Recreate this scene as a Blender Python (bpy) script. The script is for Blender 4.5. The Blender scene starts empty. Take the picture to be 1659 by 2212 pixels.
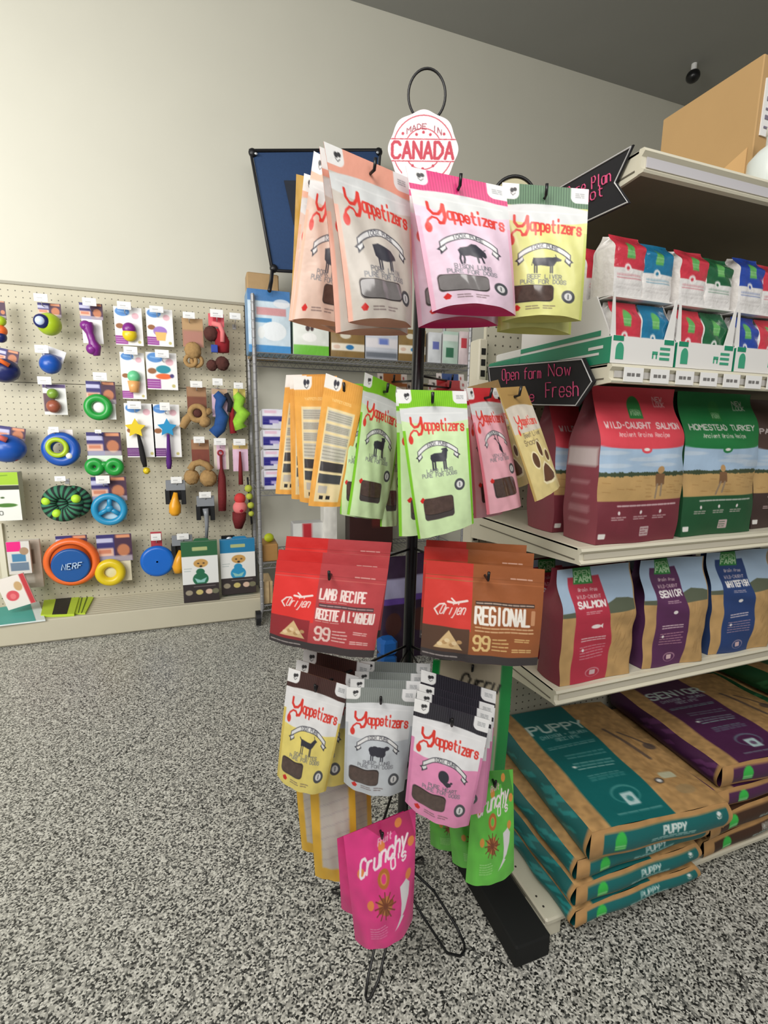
import bpy, math, random
import numpy as np
from mathutils import Vector, Matrix

# ------------------------------------------------------------------ camera, light, exposure
S = bpy.context.scene
COL = S.collection
CAM_H = 1.3
F_PX = 1050.0
R = np.array([[0.9415301036560578, -0.33670919125486937, 0.01216488528120504],
              [-0.04615640330466421, -0.16466236879844207, -0.9852694508283828],
              [0.33375237878311853, 0.9270993608164002, -0.17057586239099626]])
cam_d = bpy.data.cameras.new('camera')
cam = bpy.data.objects.new('camera', cam_d)
COL.objects.link(cam)
cam_d.sensor_fit = 'HORIZONTAL'
cam_d.sensor_width = 36.0
cam_d.lens = F_PX / 1659.0 * 36.0
cam_d.clip_start = 0.02
M = Matrix(((R[0][0], -R[1][0], -R[2][0], 0), (R[0][1], -R[1][1], -R[2][1], 0), (R[0][2], -R[1][2], -R[2][2], CAM_H), (0, 0, 0, 1)))
cam.matrix_world = M
S.camera = cam
S.view_settings.view_transform = 'Standard'
S.view_settings.look = 'None'
S.view_settings.gamma = 1.0
S.view_settings.use_curve_mapping = False
S.view_settings.exposure = 0.0

world = bpy.data.worlds.new('world')
S.world = world
world.use_nodes = True
world.node_tree.nodes['Background'].inputs['Color'].default_value = (1.0, 0.97, 0.93, 1)
world.node_tree.nodes['Background'].inputs['Strength'].default_value = 0.19


def area(name, loc, target, sx, sy, power, color, spread=math.pi):
    d = bpy.data.lights.new(name, 'AREA')
    d.shape = 'RECTANGLE'
    d.size = sx
    d.size_y = sy
    d.energy = power
    d.color = color
    d.spread = spread
    o = bpy.data.objects.new(name, d)
    COL.objects.link(o)
    o.location = loc
    o.rotation_euler = (Vector(target) - Vector(loc)).to_track_quat('-Z', 'Y').to_euler()
    return o


area('window_daylight', (-3.1, 0.5, 2.2), (-1.9, 3.6, 2.5), 2.6, 2.0, 102, (1.0, 0.985, 0.95), math.radians(130))
area('front_fill_light', (-1.1, -0.4, 3.2), (0.3, 1.4, 0.9), 1.6, 1.0, 60, (1.0, 0.97, 0.92))  # unseen fill lamp, added to brighten the hanging pouches from the front
area('front_fill_light', (0.6, -1.6, 2.6), (0.9, 0.9, 0.8), 1.6, 1.0, 27, (1.0, 0.97, 0.93))  # second added fill behind the camera, lifts the foreground


# ------------------------------------------------------------------ geometry helpers
def ray(px, py):
    return R.T @ np.array([(px - 829.5) / F_PX, (py - 1106) / F_PX, 1.0])


def W(px, py, Y):
    d = ray(px, py)
    t = Y / d[1]
    return Vector((t * d[0], Y, CAM_H + t * d[2]))


def Wd(px, py, depth):
    d = ray(px, py)
    return Vector((depth * d[0], depth * d[1], CAM_H + depth * d[2]))


def rect(x0, y0, x1, y1, Y):
    xm, ym = (x0 + x1) / 2, (y0 + y1) / 2
    c = W(xm, ym, Y)
    return c, W(x1, ym, Y).x - W(x0, ym, Y).x, W(xm, y0, Y).z - W(xm, y1, Y).z


def lin(c):
    return tuple((x / 12.92 if x <= .04045 else ((x + .055) / 1.055) ** 2.4) for x in c)


def rgb(*c):
    return tuple(x / 255.0 for x in c)


MATS = {}


def mat(name, c, rough=.5, metal=0., coat=0., noise=0., scale=30., bump=0.):
    """plain or mottled procedural material, c in 0-255 sRGB"""
    key = (name, c, rough, metal, coat, noise, scale, bump)
    if key in MATS:
        return MATS[key]
    m = bpy.data.materials.new(name)
    m.use_nodes = True
    nt = m.node_tree
    b = nt.nodes['Principled BSDF']
    col = lin(rgb(*c)) + (1,)
    b.inputs['Base Color'].default_value = col
    b.inputs['Roughness'].default_value = rough
    b.inputs['Metallic'].default_value = metal
    b.inputs['Coat Weight'].default_value = coat
    b.inputs['Coat Roughness'].default_value = .15
    if noise > 0 or bump > 0:
        tc = nt.nodes.new('ShaderNodeTexCoord')
        n = nt.nodes.new('ShaderNodeTexNoise')
        n.inputs['Scale'].default_value = scale
        n.inputs['Detail'].default_value = 4
        nt.links.new(tc.outputs['Object'], n.inputs['Vector'])
        if noise > 0:
            r = nt.nodes.new('ShaderNodeMix')
            r.data_type = 'RGBA'
            r.inputs['A'].default_value = tuple(min(1, x * (1 - noise)) for x in col[:3]) + (1,)
            r.inputs['B'].default_value = tuple(min(1, x * (1 + noise)) for x in col[:3]) + (1,)
            nt.links.new(n.outputs['Fac'], r.inputs['Factor'])
            nt.links.new(r.outputs['Result'], b.inputs['Base Color'])
        if bump > 0:
            bp = nt.nodes.new('ShaderNodeBump')
            bp.inputs['Strength'].default_value = bump
            bp.inputs['Distance'].default_value = .004
            nt.links.new(n.outputs['Fac'], bp.inputs['Height'])
            nt.links.new(bp.outputs['Normal'], b.inputs['Normal'])
    MATS[key] = m
    return m


def vmat(name, rough=.4, coat=0., bump=.15, bscale=60):
    """printed surface: the print is a colour attribute of the mesh"""
    key = ('v', name, rough, coat, bump)
    if key in MATS:
        return MATS[key]
    m = bpy.data.materials.new(name)
    m.use_nodes = True
    nt = m.node_tree
    b = nt.nodes['Principled BSDF']
    a = nt.nodes.new('ShaderNodeAttribute')
    a.attribute_name = 'Print'
    nt.links.new(a.outputs['Color'], b.inputs['Base Color'])
    b.inputs['Roughness'].default_value = rough
    b.inputs['Coat Weight'].default_value = coat
    b.inputs['Coat Roughness'].default_value = .2
    if bump:
        tc = nt.nodes.new('ShaderNodeTexCoord')
        n = nt.nodes.new('ShaderNodeTexNoise')
        n.inputs['Scale'].default_value = bscale
        nt.links.new(tc.outputs['Object'], n.inputs['Vector'])
        bp = nt.nodes.new('ShaderNodeBump')
        bp.inputs['Strength'].default_value = bump
        bp.inputs['Distance'].default_value = .004
        nt.links.new(n.outputs['Fac'], bp.inputs['Height'])
        nt.links.new(bp.outputs['Normal'], b.inputs['Normal'])
    MATS[key] = m
    return m


FILM = vmat('printed_film', .38, .25, .25, 45)
PAPER = vmat('printed_card', .6, .05, .05, 60)
MATTE_BAG = vmat('printed_paper_bag', .55, .1, .45, 28)


def link(name, me, parent=None, m=None, smooth=True):
    o = bpy.data.objects.new(name, me)
    COL.objects.link(o)
    if parent is not None:
        o.parent = parent
    if m is not None:
        me.materials.clear()
        me.materials.append(m)
    if smooth:
        me.shade_smooth()
    return o


def tag(o, label=None, cat=None, group=None, kind=None):
    if label:
        o['label'] = label
    if cat:
        o['category'] = cat
    if group:
        o['group'] = group
    if kind:
        o['kind'] = kind
    return o


def thing(name, label, cat, loc=(0, 0, 0), rz=0, group=None):
    o = bpy.data.objects.new(name, None)
    o.empty_display_size = .05
    COL.objects.link(o)
    o.location = loc
    o.rotation_euler = (0, 0, rz)
    return tag(o, label, cat, group)


class MB:
    """collects primitives into one mesh"""

    def __init__(s):
        s.v = []
        s.f = []
        s.c = []

    def add(s, vs, fs, c=None):
        n = len(s.v)
        s.v += [tuple(v) for v in vs]
        s.f += [tuple(i + n for i in f) for f in fs]
        if c is not None:
            s.c += [tuple(lin(rgb(*c)))] * len(vs)
        return s

    def box(s, x0, x1, y0, y1, z0, z1, c=None):
        v = [(x, y, z) for z in (z0, z1) for y in (y0, y1) for x in (x0, x1)]
        return s.add(v, [(0, 2, 3, 1), (4, 5, 7, 6), (0, 1, 5, 4), (2, 6, 7, 3), (0, 4, 6, 2), (1, 3, 7, 5)], c)

    def rbox(s, x0, x1, y0, y1, z0, z1, r=.004, c=None):
        """box with chamfered vertical and horizontal edges"""
        vs = []
        prof = [(z0, r), (z0 + r, 0), (z1 - r, 0), (z1, r)]
        for z, i in prof:
            a0, a1, b0, b1 = x0 + i, x1 - i, y0 + i, y1 - i
            k = r
            vs += [(a0 + k, b0, z), (a1 - k, b0, z), (a1, b0 + k, z), (a1, b1 - k, z), (a1 - k, b1, z), (a0 + k, b1, z), (a0, b1 - k, z), (a0, b0 + k, z)]
        fs = []
        for j in range(3):
            for i in range(8):
                a = j * 8 + i
                b = j * 8 + (i + 1) % 8
                fs.append((a, b, b + 8, a + 8))
        fs.append(tuple(range(7, -1, -1)))
        fs.append(tuple(range(24, 32)))
        return s.add(vs, fs, c)

    def tube(s, pts, r, n=8, c=None, closed=False, caps=True):
        pts = [Vector(p) for p in pts]
        rs = r if isinstance(r, (list, tuple)) else [r] * len(pts)
        vs = []
        up = Vector((0, 0, 1))
        N = len(pts)
        prev = None
        for i, p in enumerate(pts):
            if closed:
                t = pts[(i + 1) % N] - pts[i - 1]
            else:
                t = pts[min(i + 1, N - 1)] - pts[max(i - 1, 0)]
            if t.length < 1e-9:
                t = Vector((0, 0, 1))
            t.normalize()
            if prev is None:
                a = t.cross(up)
                if a.length < .2:
                    a = t.cross(Vector((1, 0, 0)))
            else:
                a = prev - t * prev.dot(t)
            a.normalize()
            prev = a.copy()
            b = t.cross(a)
            for k in range(n):
                th = 2 * math.pi * k / n
                vs.append(p + (a * math.cos(th) + b * math.sin(th)) * rs[i])
        fs = []
        for i in range(N if closed else N - 1):
            j = (i + 1) % N
            for k in range(n):
                l = (k + 1) % n
                fs.append((i * n + k, i * n + l, j * n + l, j * n + k))
        if not closed and caps:
            fs.append(tuple(range(n - 1, -1, -1)))
            fs.append(tuple((N - 1) * n + k for k in range(n)))
        return s.add(vs, fs, c)

    def ell(s, cx, cy, cz, rx, ry, rz, c=None, n=16, m=10, jit=0., seed=0):
        rnd = random.Random(seed)
        vs = [(cx, cy, cz + rz)]
        for i in range(1, m):
            th = math.pi * i / m
            for k in range(n):
                ph = 2 * math.pi * k / n
                j = 1 + rnd.uniform(-jit, jit)
                vs.append((cx + j * rx * math.sin(th) * math.cos(ph), cy + j * ry * math.sin(th) * math.sin(ph), cz + j * rz * math.cos(th)))
        vs.append((cx, cy, cz - rz))
        fs = [(0, 1 + k, 1 + (k + 1) % n) for k in range(n)]
        for i in range(m - 2):
            for k in range(n):
                l = (k + 1) % n
                fs.append((1 + i * n + k, 1 + (i + 1) * n + k, 1 + (i + 1) * n + l, 1 + i * n + l))
        e = len(vs) - 1
        fs += [(e, 1 + (m - 2) * n + (k + 1) % n, 1 + (m - 2) * n + k) for k in range(n)]
        return s.add(vs, fs, c)

    def lathe_y(s, prof, n=32, cx=0, cy=0, cz=0, c=None):
        """profile list of (radius, y) turned about the y axis"""
        vs = []
        for r_, y in prof:
            for k in range(n):
                th = 2 * math.pi * k / n
                vs.append((cx + r_ * math.cos(th), cy + y, cz + r_ * math.sin(th)))
        fs = []
        for i in range(len(prof) - 1):
            for k in range(n):
                l = (k + 1) % n
                fs.append((i * n + k, i * n + l, (i + 1) * n + l, (i + 1) * n + k))
        fs.append(tuple(range(n)))
        fs.append(tuple((len(prof) - 1) * n + k for k in range(n - 1, -1, -1)))
        return s.add(vs, fs, c)

    def torus_y(s, R_, r, cx=0, cy=0, cz=0, n=32, m=12, c=None, flat=1., colf=None):
        vs = []
        cc = []
        for i in range(n):
            a = 2 * math.pi * i / n
            for k in range(m):
                b = 2 * math.pi * k / m
                q = R_ + r * math.cos(b)
                vs.append((cx + q * math.cos(a), cy + r * flat * math.sin(b), cz + q * math.sin(a)))
                if colf:
                    cc.append(colf(a, b))
        fs = []
        for i in range(n):
            for k in range(m):
                j, l = (i + 1) % n, (k + 1) % m
                fs.append((i * m + k, j * m + k, j * m + l, i * m + l))
        s.add(vs, fs, None if colf else c)
        if colf:
            s.c += [tuple(lin(rgb(*q))) for q in cc]
        return s

    def poly_y(s, pts, y0, y1, c=None):
        """polygon in x,z extruded along y"""
        n = len(pts)
        vs = [(p[0], y0, p[1]) for p in pts] + [(p[0], y1, p[1]) for p in pts]
        fs = [tuple(range(n)), tuple(range(2 * n - 1, n - 1, -1))]
        fs += [(i, i + n, (i + 1) % n + n, (i + 1) % n) for i in range(n)]
        return s.add(vs, fs, c)

    def mesh(s, name='m'):
        me = bpy.data.meshes.new(name)
        me.from_pydata(s.v, [], s.f)
        if s.c and len(s.c) == len(s.v):
            a = me.color_attributes.new('Print', 'FLOAT_COLOR', 'POINT')
            a.data.foreach_set('color', np.array([c + (1.,) for c in s.c], dtype=np.float32).ravel())
        me.update()
        return me

    def build(s, name, m, parent=None, smooth=False):
        return link(name, s.mesh(name), parent, m, smooth)


def grids_mesh(name, grids):
    """grids: list of (P[ny,nx,3], C[ny,nx,3] srgb 0-1 or flat colour 0-255)"""
    V = []
    C = []
    Fs = []
    off = 0
    for P, c in grids:
        ny, nx = P.shape[:2]
        V.append(P.reshape(-1, 3))
        if isinstance(c, tuple):
            cc = np.ones((ny * nx, 3)) * np.array(rgb(*c))
        else:
            cc = c.reshape(-1, 3)
        C.append(cc)
        i = np.arange(ny * nx).reshape(ny, nx) + off
        Fs.append(np.stack([i[:-1, :-1], i[1:, :-1], i[1:, 1:], i[:-1, 1:]], -1).reshape(-1, 4))
        off += ny * nx
    V = np.concatenate(V).astype(np.float32)
    C = np.concatenate(C)
    C = np.clip(C, 0, 1)
    C = np.where(C <= .04045, C / 12.92, ((C + .055) / 1.055) ** 2.4)
    Fs = np.concatenate(Fs).astype(np.int32)
    me = bpy.data.meshes.new(name)
    me.vertices.add(len(V))
    me.vertices.foreach_set('co', V.ravel())
    me.loops.add(Fs.size)
    me.loops.foreach_set('vertex_index', Fs.ravel())
    me.polygons.add(len(Fs))
    me.polygons.foreach_set('loop_start', np.arange(0, Fs.size, 4, dtype=np.int32))
    me.update(calc_edges=True)
    a = me.color_attributes.new('Print', 'FLOAT_COLOR', 'POINT')
    a.data.foreach_set('color', np.concatenate([C, np.ones((len(C), 1))], 1).astype(np.float32).ravel())
    return me


# ------------------------------------------------------------------ print canvas
OO = '10 01 05 16 36 45 41 30 10'
PP = '00 06 36 45 44 33 03'
SS = '45 36 16 05 04 13 33 42 41 30 10 01'
GLY = {'A': '00 26 40|12 32', 'B': '00 06 36 45 44 33 03|33 42 41 30 00', 'C': '45 36 16 05 01 10 30 41', 'D': '00 06 26 44 42 20 00',
       'E': '46 06 00 40|03 33', 'F': '46 06 00|03 33', 'G': '45 36 16 05 01 10 30 41 43 23', 'H': '00 06|40 46|03 43', 'I': '20 26', 'J': '46 41 30 10 01',
       'K': '00 06|46 03 40', 'L': '06 00 40', 'M': '00 06 23 46 40', 'N': '00 06 40 46', 'O': OO, 'P': PP, 'Q': OO + '|22 40', 'R': PP + '|23 40',
       'S': SS, 'T': '06 46|26 20', 'U': '06 01 10 30 41 46', 'V': '06 20 46', 'W': '06 10 23 30 46', 'X': '00 46|06 40', 'Y': '06 23 46|23 20', 'Z': '06 46 00 40',
       '0': OO, '1': '15 26 20', '2': '05 16 36 45 44 00 40', '3': '05 16 36 45 44 33 13|33 42 41 30 10 01', '4': '30 36 02 42', '5': '46 06 03 33 42 41 30 10 01',
       '6': '45 36 16 05 01 10 30 41 42 33 13 02', '7': '06 46 10', '8': '13 04 05 16 36 45 44 33 13 02 01 10 30 41 42 33', '9': '43 13 04 05 16 36 45 41 30 10 01', '%': '00 46|05 15|31 41',
       'a': '34 14 03 01 10 30 41|44 40', 'b': '06 00 30 41 43 34 04', 'c': '43 34 14 03 01 10 30 41', 'd': '46 40 10 01 03 14 44', 'e': '02 42 43 34 14 03 01 10 30 41', 'f': '36 26 15 10|04 34',
       'g': '44 14 03 01 10 40|44 4a 3b 0b', 'h': '06 00|03 14 34 43 40', 'i': '24 20|26 27', 'j': '34 31 2b 1b|36 37', 'k': '06 00|44 02 40', 'l': '26 20', 'm': '04 00|03 14 23 20|23 34 43 40', 'n': '04 00|03 14 34 43 40', 'o': '10 01 03 14 34 43 41 30 10',
       'p': '04 0b|04 34 43 41 30 00', 'r': '04 00|02 14 34', 's': '43 34 14 03 12 32 41 30 10 01', 't': '26 21 30 40|14 44', 'u': '04 01 10 30 41 44|44 40', 'v': '04 20 44', 'w': '04 10 23 30 44', 'x': '04 40|00 44',
       'y': '04 20|44 1b', 'z': '04 44 00 40', "'": '26 24', '.': '20 21', '-': '13 33', '+': '13 33|22 24'}


class Cv:
    def __init__(s, aspect, nx, bg):
        """x 0..1 across, y 0..aspect downward"""
        s.a = aspect
        s.nx = nx
        s.ny = max(2, int(round(nx * aspect)))
        s.X, s.Y = np.meshgrid(np.linspace(0, 1, s.nx), np.linspace(0, aspect, s.ny))
        s.C = np.ones((s.ny, s.nx, 3)) * np.array(rgb(*bg))
        s.px = 1.0 / (nx - 1)

    def put(s, sd, c, al=1.):
        a = np.clip(.5 - sd / s.px, 0, 1) * al
        s.C = s.C * (1 - a[..., None]) + np.array(rgb(*c)) * a[..., None]
        return s

    def rect(s, x0, y0, x1, y1, c, r=0., al=1.):
        cx, cy = (x0 + x1) / 2, (y0 + y1) / 2
        dx = np.abs(s.X - cx) - (x1 - x0) / 2 + r
        dy = np.abs(s.Y - cy) - (y1 - y0) / 2 + r
        sd = np.hypot(np.maximum(dx, 0), np.maximum(dy, 0)) + np.minimum(np.maximum(dx, dy), 0) - r
        return s.put(sd, c, al)

    def ell(s, cx, cy, rx, ry, c, al=1.):
        k = np.hypot((s.X - cx) / rx, (s.Y - cy) / ry)
        return s.put((k - 1) * min(rx, ry), c, al)

    def line(s, pts, w, c, al=1.):
        sd = np.full_like(s.X, 9.)
        for (ax, ay), (bx, by) in zip(pts[:-1], pts[1:]):
            dx, dy = bx - ax, by - ay
            L = dx * dx + dy * dy + 1e-12
            t = np.clip(((s.X - ax) * dx + (s.Y - ay) * dy) / L, 0, 1)
            sd = np.minimum(sd, np.hypot(s.X - ax - t * dx, s.Y - ay - t * dy))
        return s.put(sd - w / 2, c, al)

    def poly(s, pts, c, al=1.):
        ins = np.zeros_like(s.X, bool)
        sd = np.full_like(s.X, 9.)
        n = len(pts)
        for i in range(n):
            ax, ay = pts[i]
            bx, by = pts[(i + 1) % n]
            dx, dy = bx - ax, by - ay
            L = dx * dx + dy * dy + 1e-12
            t = np.clip(((s.X - ax) * dx + (s.Y - ay) * dy) / L, 0, 1)
            sd = np.minimum(sd, np.hypot(s.X - ax - t * dx, s.Y - ay - t * dy))
            cond = ((ay > s.Y) != (by > s.Y))
            with np.errstate(divide='ignore', invalid='ignore'):
                xx = (bx - ax) * (s.Y - ay) / (by - ay + 1e-15) + ax
            ins ^= cond & (s.X < xx)
        return s.put(np.where(ins, -sd, sd), c, al)

    def text(s, t, x, y, h, c, w=None, lw=.16, sl=0., drop=0., wx=.62, al=1., arc=None):
        """x,y = left baseline; h = cap height; w = full width; drop = baseline slope"""
        n = len(t)
        adv = (w / n) if w else h * wx
        gw = adv * .74
        sd = np.full_like(s.X, 9.)
        for i, ch in enumerate(t):
            if ch not in GLY:
                continue
            ox = x + i * adv
            for st in GLY[ch].split('|'):
                P = []
                for q in st.split(' '):
                    gx = int(q[0]) / 4.
                    gy = {'a': -1, 'b': -2}.get(q[1])
                    gy = (int(q[1]) if gy is None else gy) / 6.
                    X_ = ox + gx * gw + sl * gy * h
                    Y_ = y - gy * h + drop * (X_ - x)
                    if arc:
                        X_, Y_ = arc(X_, Y_)
                    P.append((X_, Y_))
                for (ax, ay), (bx, by) in zip(P[:-1], P[1:]):
                    dx, dy = bx - ax, by - ay
                    L = dx * dx + dy * dy + 1e-12
                    tt = np.clip(((s.X - ax) * dx + (s.Y - ay) * dy) / L, 0, 1)
                    sd = np.minimum(sd, np.hypot(s.X - ax - tt * dx, s.Y - ay - tt * dy))
        return s.put(sd - lw * h / 2, c, al)

    def lines(s, x0, x1, y0, y1, n, c, w=.006, seed=1, al=.8):
        """small print too small to read in the photograph: rows of broken strokes"""
        rnd = random.Random(seed)
        for i in range(n):
            y = y0 + (y1 - y0) * (i + .5) / n
            x = x0
            while x < x1 - .02:
                L = rnd.uniform(.025, .08)
                s.line([(x, y), (min(x + L, x1), y)], w, c, al)
                x += L + .015
        return s

    def noise(s, amt, seed=0, k=8):
        rs = np.random.RandomState(seed)
        g = rs.rand(int(s.ny / k) + 3, int(s.nx / k) + 3)
        yi = np.linspace(0, g.shape[0] - 1.001, s.ny)
        xi = np.linspace(0, g.shape[1] - 1.001, s.nx)
        y0, x0 = yi.astype(int), xi.astype(int)
        fy, fx = (yi - y0)[:, None], (xi - x0)[None, :]
        v = g[y0][:, x0] * (1 - fy) * (1 - fx) + g[y0 + 1][:, x0] * fy * (1 - fx) + g[y0][:, x0 + 1] * (1 - fy) * fx + g[y0 + 1][:, x0 + 1] * fy * fx
        s.C = s.C * (1 + amt * (v[..., None] - .5) * 2)
        return s


# ------------------------------------------------------------------ printed artwork
INK = (55, 55, 66)
RED = (226, 62, 52)


def logo(c, x, y, w, drop=.06, col=RED):
    """red script word with a swash under its first letter"""
    k = w
    P = lambda a, b: (x + a * k, y + b * k)
    c.line([P(.03, -.20), P(.03, -.11), P(.08, -.05), (x + .15 * k, y - .06 * k), P(.20, -.12), P(.225, -.20)], .042 * k, col)
    c.line([P(.225, -.20), P(.235, -.02), P(.20, .06), P(.15, .07)], .046 * k, col)
    c.line([P(.16, .07), P(.12, .01), P(.06, .0), P(.0, .05), P(-.03, .12)], .03 * k, col)
    c.ell(x - .01 * k, y + .15 * k, .045 * k, .07 * k, col)
    c.text('appetizers', x + .27 * k, y + .0 * k, .17 * k, col, w=.76 * k, lw=.17, drop=drop)


def banner(c, cx, cy, rx, t='100% PURE', ink=INK, fill=(235, 235, 235)):
    """arched ribbon with forked tails"""
    pts = []
    n = 14
    h = rx * .2
    f = lambda u, o: (cx + rx * u, cy + o + rx * .42 * u * u)
    for sg in (-1, 1):
        a = f(sg * .85, h * .3)
        c.poly([(a[0], a[1]), (a[0] + sg * rx * .28, a[1] + rx * .22), (a[0] + sg * rx * .18, a[1] + rx * .26), (a[0] + sg * rx * .16, a[1] + rx * .4), (a[0] - sg * rx * .08, a[1] + rx * .2)], ink)
        c.poly([(a[0] - sg * .01, a[1] + rx * .06), (a[0] + sg * rx * .18, a[1] + rx * .2), (a[0] + sg * rx * .1, a[1] + rx * .3), (a[0] - sg * rx * .02, a[1] + rx * .19)], fill)
    up = [f(-1 + 2 * i / n, -h / 2) for i in range(n + 1)]
    dn = [f(-1 + 2 * i / n, h / 2) for i in range(n + 1)]
    c.poly(up + dn[::-1], fill)
    c.line(up + dn[::-1] + [up[0]], .010, ink)
    c.text(t, cx - rx * .5, cy + h * .3, h * .62, ink, w=rx * 1.05, lw=.17, arc=lambda X, Y: (X, Y + rx * .42 * ((X - cx) / rx) ** 2))


def animal(c, kind, cx, cy, s_, ink=INK):
    E_ = lambda dx, dy, rx, ry: c.ell(cx + dx * s_, cy + dy * s_, rx * s_, ry * s_, ink)
    L_ = lambda pts, w: c.line([(cx + a * s_, cy + b * s_) for a, b in pts], w * s_, ink)
    if kind == 'pig':
        c.poly([(cx + a * s_, cy + b * s_) for a, b in [(-.95, -.5), (-.5, -.62), (.2, -.4), (.55, -.3), (.95, .05), (1.0, .25), (.8, .3), (.5, .42), (.1, .5), (-.5, .45), (-.85, .2)]], ink)
        for x in (-.6, -.4, .35, .52):
            L_([(x, .3), (x + .03, 1.0)], .13)
    elif kind == 'bison':
        c.poly([(cx + a * s_, cy + b * s_) for a, b in [(-1, -.2), (-.8, -.4), (-.3, -.5), (.0, -.72), (.35, -.7), (.7, -.4), (1.0, -.15), (1.05, .15), (.9, .3), (.7, .2), (.5, .35), (.1, .3), (-.2, .2), (-.6, .25), (-.9, .2)]], ink)
        for p in ([(-.8, 0), (-.95, .5), (-.9, .85)], [(-.65, .1), (-.62, .5), (-.7, .8)], [(.3, .2), (.35, .7)], [(.6, .2), (.75, .65)]):
            L_(p, .15)
        L_([(.85, -.3), (1.0, -.4)], .06)
    elif kind == 'cow':
        c.poly([(cx + a * s_, cy + b * s_) for a, b in [(-1, -.4), (-.2, -.38), (.5, -.42), (.8, -.5), (1.25, -.3), (1.2, -.18), (.85, -.12), (.6, .25), (.2, .3), (-.4, .2), (-.9, .25), (-1.05, 0)]], ink)
        for x in (-.9, -.72, .35, .5):
            L_([(x, .1), (x, .78)], .11)
        L_([(-.98, -.35), (-1.12, .2)], .05)
        L_([(.8, -.5), (.75, -.65)], .06)
    elif kind == 'lamb':
        c.poly([(cx + a * s_, cy + b * s_) for a, b in [(-.9, -.3), (-.5, -.45), (.25, -.45), (.5, -.85), (.8, -.9), (.95, -.6), (.85, -.5), (.75, .1), (.55, .35), (-.3, .3), (-.8, .35), (-.95, 0)]], ink)
        for x in (-.75, -.5, .4, .6):
            L_([(x, .2), (x, 1.0)], .17)
        E_(.45, -.75, .2, .1)
    elif kind == 'goat':
        c.poly([(cx + a * s_, cy + b * s_) for a, b in [(-.9, -.3), (.3, -.25), (.6, -.55), (.75, -.62), (1.0, -.45), (.85, -.3), (.6, .1), (.4, .3), (-.5, .25), (-.85, .3)]], ink)
        for x in (-.75, -.55, .3, .42):
            L_([(x, .2), (x, .95)], .1)
        L_([(.7, -.55), (.6, -.85)], .06)
        L_([(-.9, -.25), (-1.05, -.4)], .1)
    elif kind == 'sheep':
        for dx, dy in ((-.6, -.1), (-.3, -.22), (.1, -.2), (.4, -.15), (-.5, .15), (0, .15), (.4, .15)):
            E_(dx, dy, .38, .32)
        E_(.85, -.35, .28, .2)
        for x in (-.7, -.5, .3, .5):
            L_([(x, .2), (x, .85)], .12)
    elif kind == 'roo':
        E_(-.15, 0, .5, .55)
        E_(.35, .55, .28, .2)
        L_([(-.3, .4), (.3, .75)], .16)
        E_(.62, .35, .13, .1)
    elif kind == 'deer':
        c.poly([(cx + a * s_, cy + b * s_) for a, b in [(.0, .5), (.2, -.1), (.1, -.3), (.45, -.2), (.7, .3), (.7, 1.0), (.35, .8)]], ink)
        for p in ([(.15, -.2), (-.2, -.8), (-.25, -1.2)], [(.4, -.2), (.45, -.8), (.7, -1.1)], [(-.1, -.6), (-.4, -.7)]):
            L_(p, .13)


def stripes(c, y1, ca, cb, n=34):
    c.rect(-.1, -.1, 1.1, y1, ca)
    for i in range(n):
        x = (i + .5) / n
        c.rect(x - .28 / n, -.1, x + .12 / n, y1, cb)


def tabs(c, y1, r=.13):
    """white rounded price and brand tabs in both top corners"""
    c.rect(-.15, -.1, .20, y1 * .74, (245, 245, 243), r=.07)
    c.rect(.80, -.1, 1.15, y1 * .74, (240, 240, 240), r=.07)
    yc = y1 * .36
    c.ell(.115, yc - .01, .022, .026, (60, 60, 62))
    c.ell(.15, yc - .02, .022, .022, (60, 60, 62))
    c.line([(.10, yc + .02), (.125, yc + .045), (.155, yc + .02)], .008, (90, 90, 92))
    c.lines(.855, .95, yc - .03, yc + .03, 3, (120, 125, 130), .009, 3)


def art_treat(head, headb, body, border, kind, a=1.55, nx=130, win=(.14, 1.18, .60, 1.37), seed=1, upper=None, white_top=True, stripe=True):
    c = Cv(a, nx, body)
    hy = .235
    if upper:
        c.rect(-.1, 0, 1.1, .62, upper)
        c.ell(.5, .62, .75, .12, upper)
    c.noise(.02, seed)
    c.rect(-.1, .52, .045, a + .1, border)
    c.rect(.965, .52, 1.1, a + .1, border)
    if stripe:
        stripes(c, hy, head, headb)
    else:
        c.rect(-.1, -.1, 1.1, hy, head)
    tabs(c, hy)
    c.ell(.5, hy + .09, .62, .115, upper or (225, 228, 228))
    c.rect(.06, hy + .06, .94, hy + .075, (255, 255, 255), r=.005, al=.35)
    logo(c, .12, .52, .80, .05)
    banner(c, .5, .70, .31)
    animal(c, kind, .52, .90, .15)
    c.text({'pig': 'PORK LOIN', 'bison': 'BISON LUNG', 'cow': 'BEEF LIVER', 'lamb': 'LAMB LUNG', 'goat': 'GOAT BITES', 'sheep': 'SHEEP LUNG', 'roo': 'PURE HEART', 'deer': 'VENISON'}[kind],
           .3, 1.085, .045, (110, 112, 120), w=.42, lw=.2)
    c.text('PURE FOR DOGS', .22, 1.145, .045, (120, 122, 130), w=.56, lw=.2)
    c.rect(*win, (74, 66, 66), r=.05)
    c.ell(.80, 1.30, .085, .085, (75, 78, 84))
    c.ell(.80, 1.30, .05, .05, (225, 225, 225))
    c.line([(.80, 1.275), (.80, 1.325)], .014, (75, 78, 84))
    c.poly([(.13, 1.44), (.155, 1.42), (.18, 1.40), (.205, 1.42), (.225, 1.44), (.20, 1.475), (.155, 1.475)], (214, 40, 36))
    c.lines(.29, .45, 1.42, 1.48, 2, (110, 90, 90), .012, 5)
    c.lines(.50, .64, 1.42, 1.48, 2, (110, 90, 90), .012, 6)
    return c


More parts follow.
